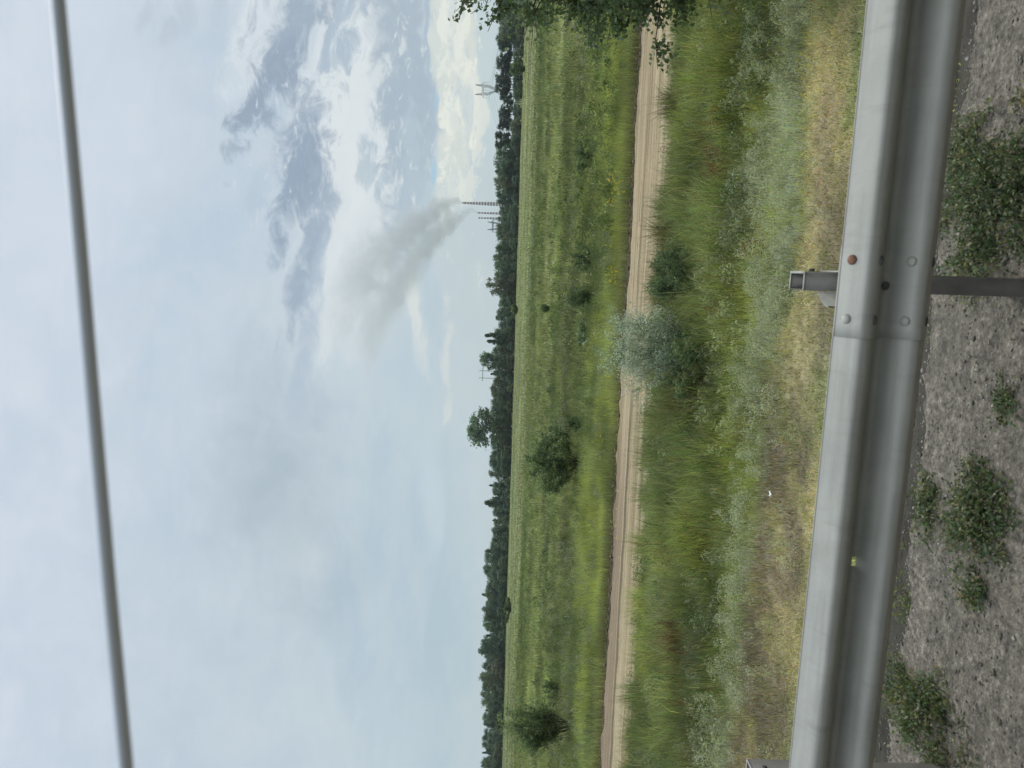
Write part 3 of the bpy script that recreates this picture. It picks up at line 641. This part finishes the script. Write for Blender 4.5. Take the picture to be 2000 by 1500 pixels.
for px, py, h, r, lb in ((1166, 308, 1.15, .85, 'small dark green bush in the meadow nearest the pale-leaved herbs'), (1162, 505, 1.15, .75, 'rounded small dark bush of the meadow behind the yellow flowers'),
                         (1166, 582, 1.5, .6, 'upright small dark bush in the meadow behind the silvery shrub'), (1142, 826, .85, .35, 'tiny dark green bush next to the large round bush'),
                         (1075, 602, 1.0, .5, 'tiny dark bush alone in mid meadow'), (1160, 655, .8, .9, 'flat grey-green bush beyond the silvery shrub')):
    shrub('small_bush', at(px, py), h, r, lb, GRN if h > .82 else SIL[1:]+GRN, 18, 9, 26, .075, .4, bare=.1, trunkr=.012, group='small bushes in the meadow')
for px, py, h, r, lb in ((1026, 135, 5.5, 3.2, 'mid green bush before the pines with sky gaps'), (1020, 165, 4.5, 5., 'wide low bush in front of the pines with sky gaps'), (1017, 272, 3.8, 2.6, 'lone round bush at the foot of the right-hand tree line'), (1010, 515, 2.2, 3.2, 'low bush before the trees below the chimneys'),
                         (1012, 603, 2.6, 3.2, 'pale low bush before the trees between the pale crown and the spiky pair'), (1002, 795, 3, 3.2, 'bright green bush at the foot of the tall round tree'), (985, 1415, 3.2, 2.4, 'lone dark bush against the leftmost stretch of trees'),
                         (998, 1190, 1.8, 4.5, 'long flat bush in the field before the left-hand tree line')):
    shrub('field_bush', at(px, py), h, r, lb, GRN+[(.11, .15, .06)], 18, 9, 22, .5, .7, bare=.05, trunkr=.06, group='bushes along the far field edge')

# poplar at the right edge, near
tr_ = empty('young_poplar', (6.55, 9.3, FLD)); tag(tr_, 'young poplar with hanging round leaves reaching over the track from the right', 'tree')
tb, lb_ = Bag(), Bag()
Ctr = np.array([0, 0, 3.15]); 
tp = np.array([[0, 0, -.1], [.05, .02, .8], [-.02, .0, 1.8], [.05, .05, 3.], [.02, .02, 4.6]]); tube(tb, tp, [.09, .075, .06, .045, .015], 8)
POP = np.array([[.12, .17, .095], [.15, .205, .11], [.10, .14, .08], [.21, .25, .165]])
for i in range(270):
    d = rng.normal(size=3); d /= (np.abs(d)**3).sum()**(1/3); R = np.array([2.25, 2.0, 2.1])*rng.uniform(.6, 1.04)*np.array([1-.10*max(0, d[2]), 1, 1])
    e = Ctr+d*R; e[2] = max(e[2], .8); z0 = np.clip(e[2]*.55+.2, .5, 3.6); p0 = np.array([0, 0, z0]); t = np.linspace(0, 1, 7)[:, None]
    pts = p0*(1-t)+e*t+np.array([0, 0, .45])*np.sin(t*np.pi)*.8+rng.normal(0, .03, (7, 3)); tube(tb, pts, np.linspace(.022, .004, 7), 5)
    cst = POP[rng.integers(4)]
    for k in range(16):
        q_ = .3+.7*rng.random(); i0 = min(int(q_*6), 5); p1 = pts[i0]
        dd = rng.normal(size=3)*.8+d; dd[2] -= .25; dd /= np.linalg.norm(dd); L = rng.uniform(.15, .45)
        tube(tb, [p1, p1+dd*L*.5, p1+dd*L+np.array([0, 0, -.05])], [.004, .003, .0015], 3, cap=False)
        m_ = 24; x = rng.random(m_)[:, None]; P = p1+dd*L*x*1.1+rng.normal(0, .05, (m_, 3))
        leaves(lb_, P, .066*rng.uniform(.7, 1.2, m_), .060, jit(np.tile(cst, (m_, 1)), .2), droop=.5)
tb.build('trunk', BARK, tr_, colour=False); lb_.build('crown', FOL, tr_)

# litter: scrap of white plastic
b = Bag(); P0 = at(1523, 965); gx, gy = np.meshgrid(np.linspace(-.07, .07, 9), np.linspace(-.05, .05, 7), indexing='ij')
k = rng.normal(0, .006, gx.shape); V = np.stack([gx+k, gy*(1-np.abs(gx)*6)+k, .03*np.abs(np.sin(gx*40)*np.cos(gy*50))+.02+k], 2).reshape(-1, 3); idx = np.arange(63).reshape(9, 7)
b.add(V, None, np.stack([idx[:-1, :-1].ravel(), idx[:-1, 1:].ravel(), idx[1:, 1:].ravel(), idx[1:, :-1].ravel()], 1))
P0[2] = FLD+.12; o = b.build('plastic_scrap', simple('white_plastic', (.75, .75, .73), .4), colour=False, smooth=True, loc=tuple(P0))
o.modifiers.new('t', 'SOLIDIFY').thickness = .001; o.scale = (.6, .6, .6); tag(o, 'small crumpled white plastic scrap lying on the dry grass', 'litter')

# weeds on the shoulder
def weed(name, px, py, ru, rs, n, lab, cols, z=0., hmax=.05, ls=.02):
    P0 = at(px, py, z); P0[2] = z; lf = Bag(); cols = np.array(cols); sd = int(px)
    for i in range(n):
        az = rng.uniform(0, 2*np.pi); R = rng.random()**.6
        if fbm(np.array([R*math.cos(az)*ru*11+px]), np.array([R*math.sin(az)*rs*11+py]), 5, 3)[0] < (.34+.24*R if n > 100 else .2): continue
        c0 = np.array([math.cos(az)*R*ru, math.sin(az)*R*rs, 0]); hh = hmax*(1.1-R*.8)*rng.uniform(.3, 1.8)
        zg_ = 0.; sw = float(P0@NV)+c0[1]
        if sw > 3.24: zg_ = float(gz(np.array([0.]), np.array([sw]))[0])-z
        c0[2] = zg_
        e = c0+np.array([rng.normal(0, .05), rng.normal(0, .05), hh]); tube(lf, [c0, (c0+e)/2+rng.normal(0, .004, 3), e], [.0015, .0011, .0007], 4, C=[.13, .15, .07])
        m_ = 13; P = c0+(e-c0)*rng.random((m_, 1))+rng.normal(0, .018, (m_, 3))*[1, 1, .4]; P[:, 2] = np.maximum(P[:, 2], zg_+.003)
        l = ls*rng.uniform(.45, 1.3, m_); leaves(lf, P, l, l*.55, jit(np.tile(cols[rng.integers(len(cols))], (m_, 1)), .25), up=.25)
    if not lf.V: return
    o = lf.build(name, FOL, loc=tuple(P0)); o.rotation_euler.z = ANG; tag(o, lab, 'weed', 'weeds growing on the road shoulder'); return o
WC = [(.10, .14, .07), (.14, .18, .095), (.08, .11, .06), (.22, .24, .15), (.28, .25, .16)]
weed('knotweed', 1930, 390, .38, .46, 1150, 'largest patch of low green weed between the stones left of the post foot', WC, hmax=.09)
weed('knotweed', 1905, 1010, .24, .19, 420, 'dark green weed patch in the middle of the bare shoulder', WC, hmax=.07)
weed('knotweed', 1800, 1385, .24, .36, 620, 'leafy weed patch beside the foot of the outermost post', WC+[(.16, .16, .06)], hmax=.07)
weed('knotweed', 1965, 788, .035, .03, 24, 'tiny green tuft alone on the bare gravelly shoulder', WC, hmax=.04)
weed('knotweed', 1815, 985, .14, .07, 60, 'thin sprigs of weed hanging over the broken asphalt edge', WC, hmax=.04)
weed('knotweed', 1745, 1165, .18, .12, 120, 'yellowish green weed under the rail at the asphalt edge', WC+[(.18, .20, .06)], z=-.08, hmax=.07)
weed('knotweed', 1905, 1160, .09, .06, 40, 'small loose weed tuft between two larger patches', WC, hmax=.05)
weed('knotweed', 1880, 300, .14, .10, 60, 'light green weed sprigs along the asphalt edge near the rail', WC, hmax=.05)

# ------------------------------------------------------------------ far tree line
def tree_proto(kind, seed):
    """unit-height tree standing at z=0; returns (trunk mesh, crown mesh)"""
    global rng
    keep = rng; rng = np.random.default_rng(seed); tb, cb = Bag(), Bag()
    base = {'broad': (.115, .165, .120), 'round': (.125, .165, .115), 'spike': (.095, .145, .115), 'pine': (.088, .130, .112), 'pale': (.13, .155, .115)}[kind]
    bc = np.array(base)*rng.uniform(.75, 1.3)*np.array([rng.uniform(.85, 1.2), 1, rng.uniform(.85, 1.1)])
    tube(tb, [[0, 0, -.03], [.01, 0, .3], [-.005, .01, .6], [0, 0, .92]], [.022, .018, .012, .004], 6)
    K = {'broad': 60, 'round': 52, 'spike': 48, 'pine': 26, 'pale': 44}[kind]
    for i in range(K):
        az = rng.uniform(0, 2*np.pi)
        if kind == 'spike':
            z = .08+.9*rng.random()**.8; r = .26*(1-z)**.75*rng.uniform(.4, 1.)+.01; cr = .075*(1.15-z); 
        elif kind == 'pine':
            z = .48+.48*rng.random(); r = .17*math.sqrt(max(0, 1-((z-.72)/.28)**2))*rng.uniform(.3, 1); cr = .06
        elif kind == 'broad':
            z = .04+.90*rng.random(); r = .36*math.sqrt(max(.02, 1-((z-.42)/.56)**2))*rng.uniform(.4, 1); cr = .095
        elif kind == 'round':
            z = .30+.64*rng.random(); r = .34*math.sqrt(max(.02, 1-((z-.62)/.36)**2))*rng.uniform(.5, 1); cr = .072
        else:
            z = .25+.68*rng.random(); r = .30*math.sqrt(max(.02, 1-((z-.6)/.38)**2))*rng.uniform(.4, 1); cr = .065
        c = np.array([math.cos(az)*r, math.sin(az)*r, z]); zt = max(.05, z-.9*r)
        tube(tb, [[0, 0, zt], [c[0]*.5, c[1]*.5, (zt+z)/2], list(c)], [.008, .006, .002], 4, cap=False)
        n = 46 if kind != 'pine' else 50; P = c+rng.normal(0, cr*.55, (n, 3))*[1, 1, .8 if kind != 'spike' else 1.3]; P[:, 2] = np.clip(P[:, 2], .01, 1.02)
        l = .046*rng.uniform(.6, 1.4, n); leaves(cb, P, l, l*.8, jit(np.tile(bc*rng.uniform(.7, 1.4), (n, 1)), .2))
    t = tb.build('trunk', BARK, colour=False); c = cb.build('crown', FOL); mt, mc = t.data, c.data
    bpy.data.objects.remove(t); bpy.data.objects.remove(c); rng = keep; return mt, mc
PROTO = {k: [tree_proto(k, 10*i+j) for j in range(m)] for i, (k, m) in enumerate((('broad', 9), ('round', 2), ('spike', 3), ('pine', 4), ('pale', 2)))}
KN = {'broad': 'broadleaf_tree', 'round': 'broadleaf_tree', 'spike': 'spruce_tree', 'pine': 'pine_tree', 'pale': 'broadleaf_tree'}
def tree(kind, x, y, h, w=None, label=None, group=None, zb=None):
    zb = FLD-.1 if zb is None else zb; w = w or h
    e = empty(KN[kind], (x, y, zb)); e.rotation_euler.z = rng.uniform(0, 6.28); e.scale = (w, w, h)
    mt, mc = PROTO[kind][rng.integers(len(PROTO[kind]))]
    for nm, me in (('trunk', mt), ('crown', mc)): o = bpy.data.objects.new(nm, me); sc.collection.objects.link(o); o.parent = e
    tag(e, label, 'tree', group); return e
# skyline profile: photo y -> photo x of the tree tops
SKL = np.array([(-150, 966), (0, 966), (80, 971), (100, 969), (130, 969), (165, 967), (188, 969), (192, 984), (198, 984), (202, 969), (260, 968), (300, 966), (330, 963), (370, 966), (400, 969), (440, 971), (480, 971), (500, 965), (530, 966), (590, 967), (640, 971),
    (650, 965), (730, 957), (780, 957), (800, 958), (870, 960), (900, 954), (960, 955), (1005, 957), (1030, 957), (1070, 949), (1120, 944), (1200, 942), (1240, 947), (1262, 940), (1330, 941), (1380, 939), (1430, 943), (1480, 940), (1500, 942), (1700, 938)], float)
def topz(x, Y, jitter=0):
    py = 750-(x/Y)*F; px = np.interp(py, SKL[:, 0], SKL[:, 1]); return py, H+((ray(px+jitter, py)[2])/ray(px, py)[1])*Y
LBL = 'dark green tree packed into the dense tree line across the field'
GRP = 'trees of the dense tree line across the field'
def lbl(py, kind):
    k = 'spruce' if kind == 'spike' else 'broadleaf tree'
    for lim, txt in ((90, 'right end of tree line, behind the poplar'), (300, 'tree line beside the pines with gaps'), (400, 'tree line between pines and tallest chimney'), (545, 'tree line just below the chimneys'), (645, 'tree line between pale crown and spruce pair'),
                     (800, 'tree line between spruce pair and tallest tree'), (970, 'tree line between tallest tree and pointed conifer'), (1240, 'even stretch left of the pointed conifer')):
        if py < lim: return 'dark green %s in the %s' % (k, txt)
    return 'dark green %s in the leftmost stretch of the tree line' % k
LP = 'dark pine with sky showing between its crown and neighbours, right end of the tree line'
for row, (Y0, sp, hf) in enumerate(((362, 4.6, .80), (368, 4.0, 1.0), (376, 5.0, 1.02))):
    x = -215.
    while x < 225:
        Yt = Y0+rng.normal(0, 1.6); py, z = topz(x, Yt); pines = 78 < py < 295
        if row == 2 and pines: x += 4; continue
        h = (z-FLD)*hf*rng.uniform(.80, 1.05)
        if pines:
            if 190 < py < 199: x += sp*.5; continue
            if row == 1: tree('pine', x, Yt, h*1.0, h*1.15, LP, 'pines with sky gaps at the right end of the tree line')
            else: tree('broad', x, Yt, h*rng.uniform(.5, .66), h*.85, 'low dark broadleaf tree filling in below the pines with sky gaps', GRP)
            x += sp*rng.uniform(.65, 1.0); continue
        kind = 'spike' if rng.random() < .16 else 'broad'
        tree(kind, x, Yt, h, h*rng.uniform(.6, 1.05)*(1.0 if kind == 'broad' else .8), lbl(py, kind), GRP)
        x += sp*rng.uniform(.75, 1.2)
# low growth in front of the trees
x = -212.
while x < 215:
    py, z = topz(x, 356); h = rng.uniform(2.6, 5.5)
    if not (780 < py < 880): tree('pale' if rng.random() < .14 else 'broad', x, 356+rng.normal(0, 1.), h, h*1.7, 'low bushy tree at the foot of the dense tree line', 'low trees at the foot of the tree line')
    x += rng.uniform(3.5, 8)
def special(kind, px_top, py, Y, wpx, label, zf=1.):
    P = atY(px_top, py, Y); h = P[2]-FLD; w = wpx/F*Y/(.72 if kind != 'spike' else .55)
    return tree(kind, P[0], P[1], h, w, label)
special('round', 913, 835, 355, 78, 'tallest round-crowned tree rising well above the tree line')
special('round', 936, 703, 356, 36, 'dark round-crowned tree standing up beside the wooden power poles')
special('spike', 947, 655, 357, 26, 'spiky dark spruce next below the tree line gap, taller of a pair')
special('spike', 951, 667, 358, 24, 'shorter spiky spruce touching the taller one')
special('pale', 947, 558, 359, 40, 'pale grey-green round tree peeking above the tree line near the chimneys')
special('spike', 946, 982, 357, 34, 'pointed dark conifer standing slightly above the left part of the tree line')
special('broad', 934, 1266, 358, 32, 'dark tree making the highest bump in the left part of the tree line')
special('broad', 932, 1325, 358, 24, 'narrow dark tree bump next to the greyish bare tree')
special('pale', 958, 1302, 351, 34, 'greyish half bare tree at the foot of the left tree line')

# ------------------------------------------------------------------ chimneys, pylons, poles, wires
q = mat('chimney_paint'); v = objc(q); sv = q.n('ShaderNodeSeparateXYZ'); q.nt.links.new(v, sv.inputs[0])
fr = q.m('FRACT', q.m('DIVIDE', q.m('SUBTRACT', 400., sv.outputs[2]), 11.6)); nz = q.noise(v, .08, 4)
c = q.mix(q.m('LESS_THAN', fr, .52), (.80, .77, .80), (.16, .03, .04)); c = q.mix(q.rng(nz, .4, .7, 0, .3), c, (.25, .2, .2))
p = principled(q, c, .9, 0, .2); q.nt.links.new(p.outputs[0], q.out.inputs[0]); CHIM = q.m_
SOOT = simple('soot', (.05, .045, .045), .9)
DCH = 3000.
CH = []
for px, py, r0, r1, lb in ((904, 396.3, 3.9, 6.6, 'tallest red and white banded chimney trailing dark smoke'), (933, 415.6, 2.7, 3.9, 'middle red and white banded chimney, shorter, smoking'), (935, 425.6, 2.5, 3.6, 'thin red and white banded chimney without smoke, next to the power pylon')):
    P = atY(px, py, DCH); hh = P[2]-FLD; root = empty('chimney', (P[0], P[1], FLD)); tag(root, lb, 'chimney', 'banded power station chimneys')
    b = Bag(); z = np.linspace(0, hh, 24); tube(b, np.stack([z*0, z*0, z], 1), r1*2.0+(r0-r1*2.0)*np.minimum(1, (z/hh))**.55, 24); b.build('shaft', CHIM, root, smooth=True, colour=False)
    # platforms and rim
    for f in (.6, .8, .97):
        b = Bag(); rr = r1*2.0+(r0-r1*2.0)*f**.55; tube(b, [(0, 0, hh*f), (0, 0, hh*f+.8)], rr+1.2, 20); b.build('gallery', SOOT, root, colour=False)
    b = Bag(); tube(b, [(0, 0, hh+.02), (0, 0, hh+1.5)], r0*.94, 20); b.build('flue', SOOT, root, colour=False)
    CH.append((P, hh))
PYM = simple('pylon_steel', (.17, .18, .20), .7, .3, 2, .2)
def pylon(P, hgt, wid, zb, label, rot=0., rad=.16):
    """portal (cat-head) tower: body to a waist, two spread arms, cross beam, two horns"""
    root = empty('pylon', (P[0], P[1], zb)); root.rotation_euler.z = rot; tag(root, label, 'pylon', 'lattice power pylons beyond the trees')
    b = Bag(); hw = wid/2; zc = hgt*.80; zw = hgt*.50
    def bar(a, c, r=rad): tube(b, [a, c], r, 4)
    def leg(a0, a1, w0, w1, n):        # lattice member with square section
        a0, a1 = np.array(a0, float), np.array(a1, float); cs = [(-1, -1), (1, -1), (1, 1), (-1, 1)]
        pt = lambda t, i: a0+(a1-a0)*t+np.array([cs[i][0], cs[i][1], 0])*(w0+(w1-w0)*t)/2
        for i in range(4): bar(pt(0, i), pt(1, i))
        for k in range(n):
            for i in range(4): bar(pt(k/n, i), pt((k+1)/n, (i+1) % 4), rad*.6); bar(pt((k+1)/n, i), pt((k+1)/n, (i+1) % 4), rad*.6)
    leg((0, 0, 0), (0, 0, zw), hgt*.20, hgt*.05, 6)
    bb = Bag(); b0 = b; b.build('tower_body', PYM, root, colour=False); b = Bag()
    leg((-.6, 0, zw), (-hw*.52, 0, zw+(zc-zw)*.72), 1.2, 1.8, 4); leg((-hw*.52, 0, zw+(zc-zw)*.72), (-hw*.48, 0, zc), 1.8, 1.6, 2)
    leg((.6, 0, zw), (hw*.52, 0, zw+(zc-zw)*.72), 1.2, 1.8, 4); leg((hw*.52, 0, zw+(zc-zw)*.72), (hw*.48, 0, zc), 1.8, 1.6, 2)
    b.build('head_frame', PYM, root, colour=False); b = Bag()
    for zz_, yy in ((zc, .6), (zc, -.6), (zc+1.7, .6), (zc+1.7, -.6)):
        xe = hw if zz_ == zc else hw*.78
        bar((-xe, yy*(.3 if zz_ == zc else 1), zz_), (xe, yy*(.3 if zz_ == zc else 1), zz_), rad*1.3)
    xs = np.linspace(-hw*.78, hw*.78, 11)
    for i in range(10): bar((xs[i], .5, zc), (xs[i+1], .5, zc+1.7), rad*.6); bar((xs[i], -.5, zc+1.7), (xs[i+1], -.5, zc), rad*.6)
    for sg_ in (-1, 1): bar((sg_*hw*.78, 0, zc+1.7), (sg_*hw, 0, zc))
    b.build('crossarm', PYM, root, colour=False)
    for sg_ in (-1, 1):
        b = Bag(); leg((sg_*hw*.55, 0, zc+1.7), (sg_*hw*.62, 0, hgt), 1.6, .25, 3); b.build('horn', PYM, root, colour=False)
    for x in (-hw, 0, hw):
        b = Bag(); tube(b, [(x, 0, zc), (x, 0, zc-hgt*.13)], rad*.9, 6); b.build('insulator', PYM, root, colour=False)
    c, s_ = math.cos(rot), math.sin(rot)
    return [np.array([P[0]+x*c, P[1]+x*s_, zb+zc-hgt*.13]) for x in (-hw, 0, hw)]
P1 = atY(928, 175, 740); h1 = P1[2]-FLD
K1 = pylon(P1, h1, 16.6, FLD, 'lattice pylon with two horns standing above the pines', .12, .13)
P2 = atY(952, 441, 1150); zb2 = FLD-6
K2 = pylon(P2, P2[2]-zb2, 19, zb2, 'smaller darker pylon top just above the trees beside the chimneys', -.25, .30)
WIRE = simple('conductor', (.11, .12, .13), .6)
def wire(a, c, sag, r, label):
    a, c = np.array(a), np.array(c); t = np.linspace(0, 1, 40)[:, None]; P = a*(1-t)+c*t; P[:, 2] -= (4*sag*t*(1-t))[:, 0]
    b = Bag(); m0 = P[0].copy(); tube(b, P-m0, r, 5); o = b.build('power_line', WIRE, colour=False, loc=tuple(m0)); tag(o, label, 'power line', 'overhead power lines'); return o
for i, nm in enumerate(('outer', 'middle', 'inner')):
    e = atY(975, -80, 560)+np.array([i*2.5, i*3, i*1.2]); wire(K1[i], e, 5+i, .07, '%s overhead line running from the horned pylon down to the right-hand trees' % nm)
    wire(K1[i], K2[i], 13+i, .06, '%s overhead line sagging from the horned pylon towards the smaller pylon' % nm)
    f = atY(966, 720, 1500)+np.array([0, 0, i*2.]); wire(K2[i], f, 9, .09, '%s overhead line crossing low over the trees from the smaller pylon' % nm)
# H-frame pole
WOOD = simple('pole_wood', (.13, .12, .115), .9)
Pa, Pb = atY(935.5, 738, 420), atY(935.5, 724, 420); hz = (Pa[2]+Pb[2])/2
root = empty('power_pole', ((Pa[0]+Pb[0])/2, 420, FLD)); tag(root, 'twin wooden power pole with crossbar behind the round-crowned dark tree', 'power pole')
hw = (Pb[0]-Pa[0])/2; hh = hz-FLD
for sg_ in (-1, 1): b = Bag(); tube(b, [(sg_*hw, 0, 0), (sg_*hw, 0, hh)], [.2, .15], 8); b.build('pole', WOOD, root, colour=False)
b = Bag(); box(b, (-hw-1.6, -.33, hh-2.3), (hw+1.6, -.16, hh-2.0)); b.build('crossbar', WOOD, root, colour=False)
for x in (-hw-1.4, 0, hw+1.4): b = Bag(); tube(b, [(x, -.25, hh-2.0), (x, -.25, hh-1.4)], .09, 6); b.build('insulator', WOOD, root, colour=False)

# ------------------------------------------------------------------ smoke from the chimneys
def curve(q, v, xs, ys):
    """piecewise curve of a value in 0..1"""
    lo, hi = min(ys), max(ys); f = q.n('ShaderNodeFloatCurve'); cv = f.mapping.curves[0]; sp = max(hi-lo, 1e-6)
    for k_, (x, y) in enumerate(zip(xs, ys)):
        y = (y-lo)/sp
        if k_ == 0: cv.points[0].location = (x, y)
        elif k_ == len(xs)-1: cv.points[-1].location = (x, y)
        else: cv.points.new(x, y)
    f.mapping.update(); q.put(f.inputs['Value'], v); return q.m('MULTIPLY_ADD', f.outputs[0], sp, lo)
def smoke(name, pts, rad, dens, col, thr=.5):
    pts = np.array(pts, float); rad = np.array(rad, float); c0 = pts[0].copy(); L = pts-c0; zt = L[-1, 2]
    b = Bag(); n = 30; t = np.linspace(0, len(pts)-1, n); P = np.stack([np.interp(t, range(len(pts)), L[:, i]) for i in range(3)], 1); Rr = np.interp(t, range(len(pts)), rad)
    th = np.arange(20)*2*np.pi/20                      # horizontal rings, wider than the smoke itself
    V = (P[:, None]+(Rr*1.45)[:, None, None]*np.stack([np.cos(th), np.sin(th), th*0], 1)[None]).reshape(-1, 3); j = np.arange(20)
    F4 = np.concatenate([np.stack([i*20+j, i*20+(j+1) % 20, (i+1)*20+(j+1) % 20, (i+1)*20+j], 1) for i in range(n-1)])
    V = np.concatenate([V, P[:1], P[-1:]]); b.add(V, np.concatenate([np.stack([(j+1) % 20, j, j*0+n*20], 1), np.stack([(n-1)*20+j, (n-1)*20+(j+1) % 20, j*0+n*20+1], 1)]), F4)
    q = mat(name); v = objc(q); sp_ = q.n('ShaderNodeSeparateXYZ'); q.nt.links.new(v, sp_.inputs[0]); X_, Y_, Z_ = sp_.outputs
    tt = q.rng(Z_, 0., float(zt)); zs = list(L[:, 2]/zt)
    xc = curve(q, tt, zs, list(L[:, 0])); rc = curve(q, tt, zs, list(rad))
    nv = q.n('ShaderNodeTexNoise'); q.put(nv.inputs['Vector'], v); nv.inputs['Scale'].default_value = .012; nv.inputs['Detail'].default_value = 3
    off = q.m('MULTIPLY', q.m('SUBTRACT', nv.outputs[0], .5), q.m('MULTIPLY', rc, 1.6))
    dx = q.m('ADD', q.m('SUBTRACT', X_, xc), off)
    rr = q.m('DIVIDE', q.m('SQRT', q.m('ADD', q.m('MULTIPLY', dx, dx), q.m('MULTIPLY', Y_, Y_))), rc)
    nz = q.noise(v, .017, 9, .66, 1.2)
    f = q.m('SUBTRACT', q.m('MULTIPLY_ADD', q.m('SUBTRACT', nz, .5), 2.6, 1.0), rr)
    fade = q.ramp(tt, [(0, (1, 1, 1)), (.10, (.75,)*3), (.25, (.38,)*3), (.5, (.21,)*3), (.85, (.12,)*3), (1, (0., 0, 0))])
    d_ = q.m('MULTIPLY', q.m('MULTIPLY', q.rng(f, .0, .7, 0, 1, True), fade), dens)
    vol = q.n('ShaderNodeVolumePrincipled'); vol.inputs['Color'].default_value = (*col, 1); q.nt.links.new(d_, vol.inputs['Density']); vol.inputs['Anisotropy'].default_value = .1
    q.nt.links.new(vol.outputs[0], q.out.inputs['Volume'])
    o = b.build(name, q.m_, colour=False, loc=tuple(c0)); tag(o, kind='stuff'); return o
if VOLUMES:
    p0, p1 = CH[0][0], CH[1][0]
    A1 = [p0+[0, 0, -1], atY(892, 393, DCH), atY(868, 402, DCH), atY(820, 432, DCH), atY(760, 480, DCH), atY(700, 545, DCH), atY(640, 650, DCH)]
    smoke('smoke', A1, [5, 24, 46, 84, 135, 180, 240], .040, (.80, .81, .80))
    A2 = [p1+[0, 0, -1], atY(922, 414, DCH+20), atY(900, 428, DCH+20), atY(870, 448, DCH+20), atY(820, 500, DCH+20), atY(760, 590, DCH+20), atY(690, 720, DCH+20)]
    smoke('smoke', A2, [4, 18, 36, 70, 120, 170, 220], .034, (.80, .81, .80))
    # haze: pale even air round everything
    b = Bag(); box(b, (-5200, -4300, FLD-8), (5200, 5200, 760.)); q = mat('haze'); vv = q.n('ShaderNodeVolumePrincipled')
    vv.inputs['Color'].default_value = (.80, .87, .93, 1); vv.inputs['Density'].default_value = .00010; q.nt.links.new(vv.outputs[0], q.out.inputs['Volume'])
    o = b.build('haze', q.m_, colour=False); tag(o, kind='stuff')
print('objects', len(sc.objects))
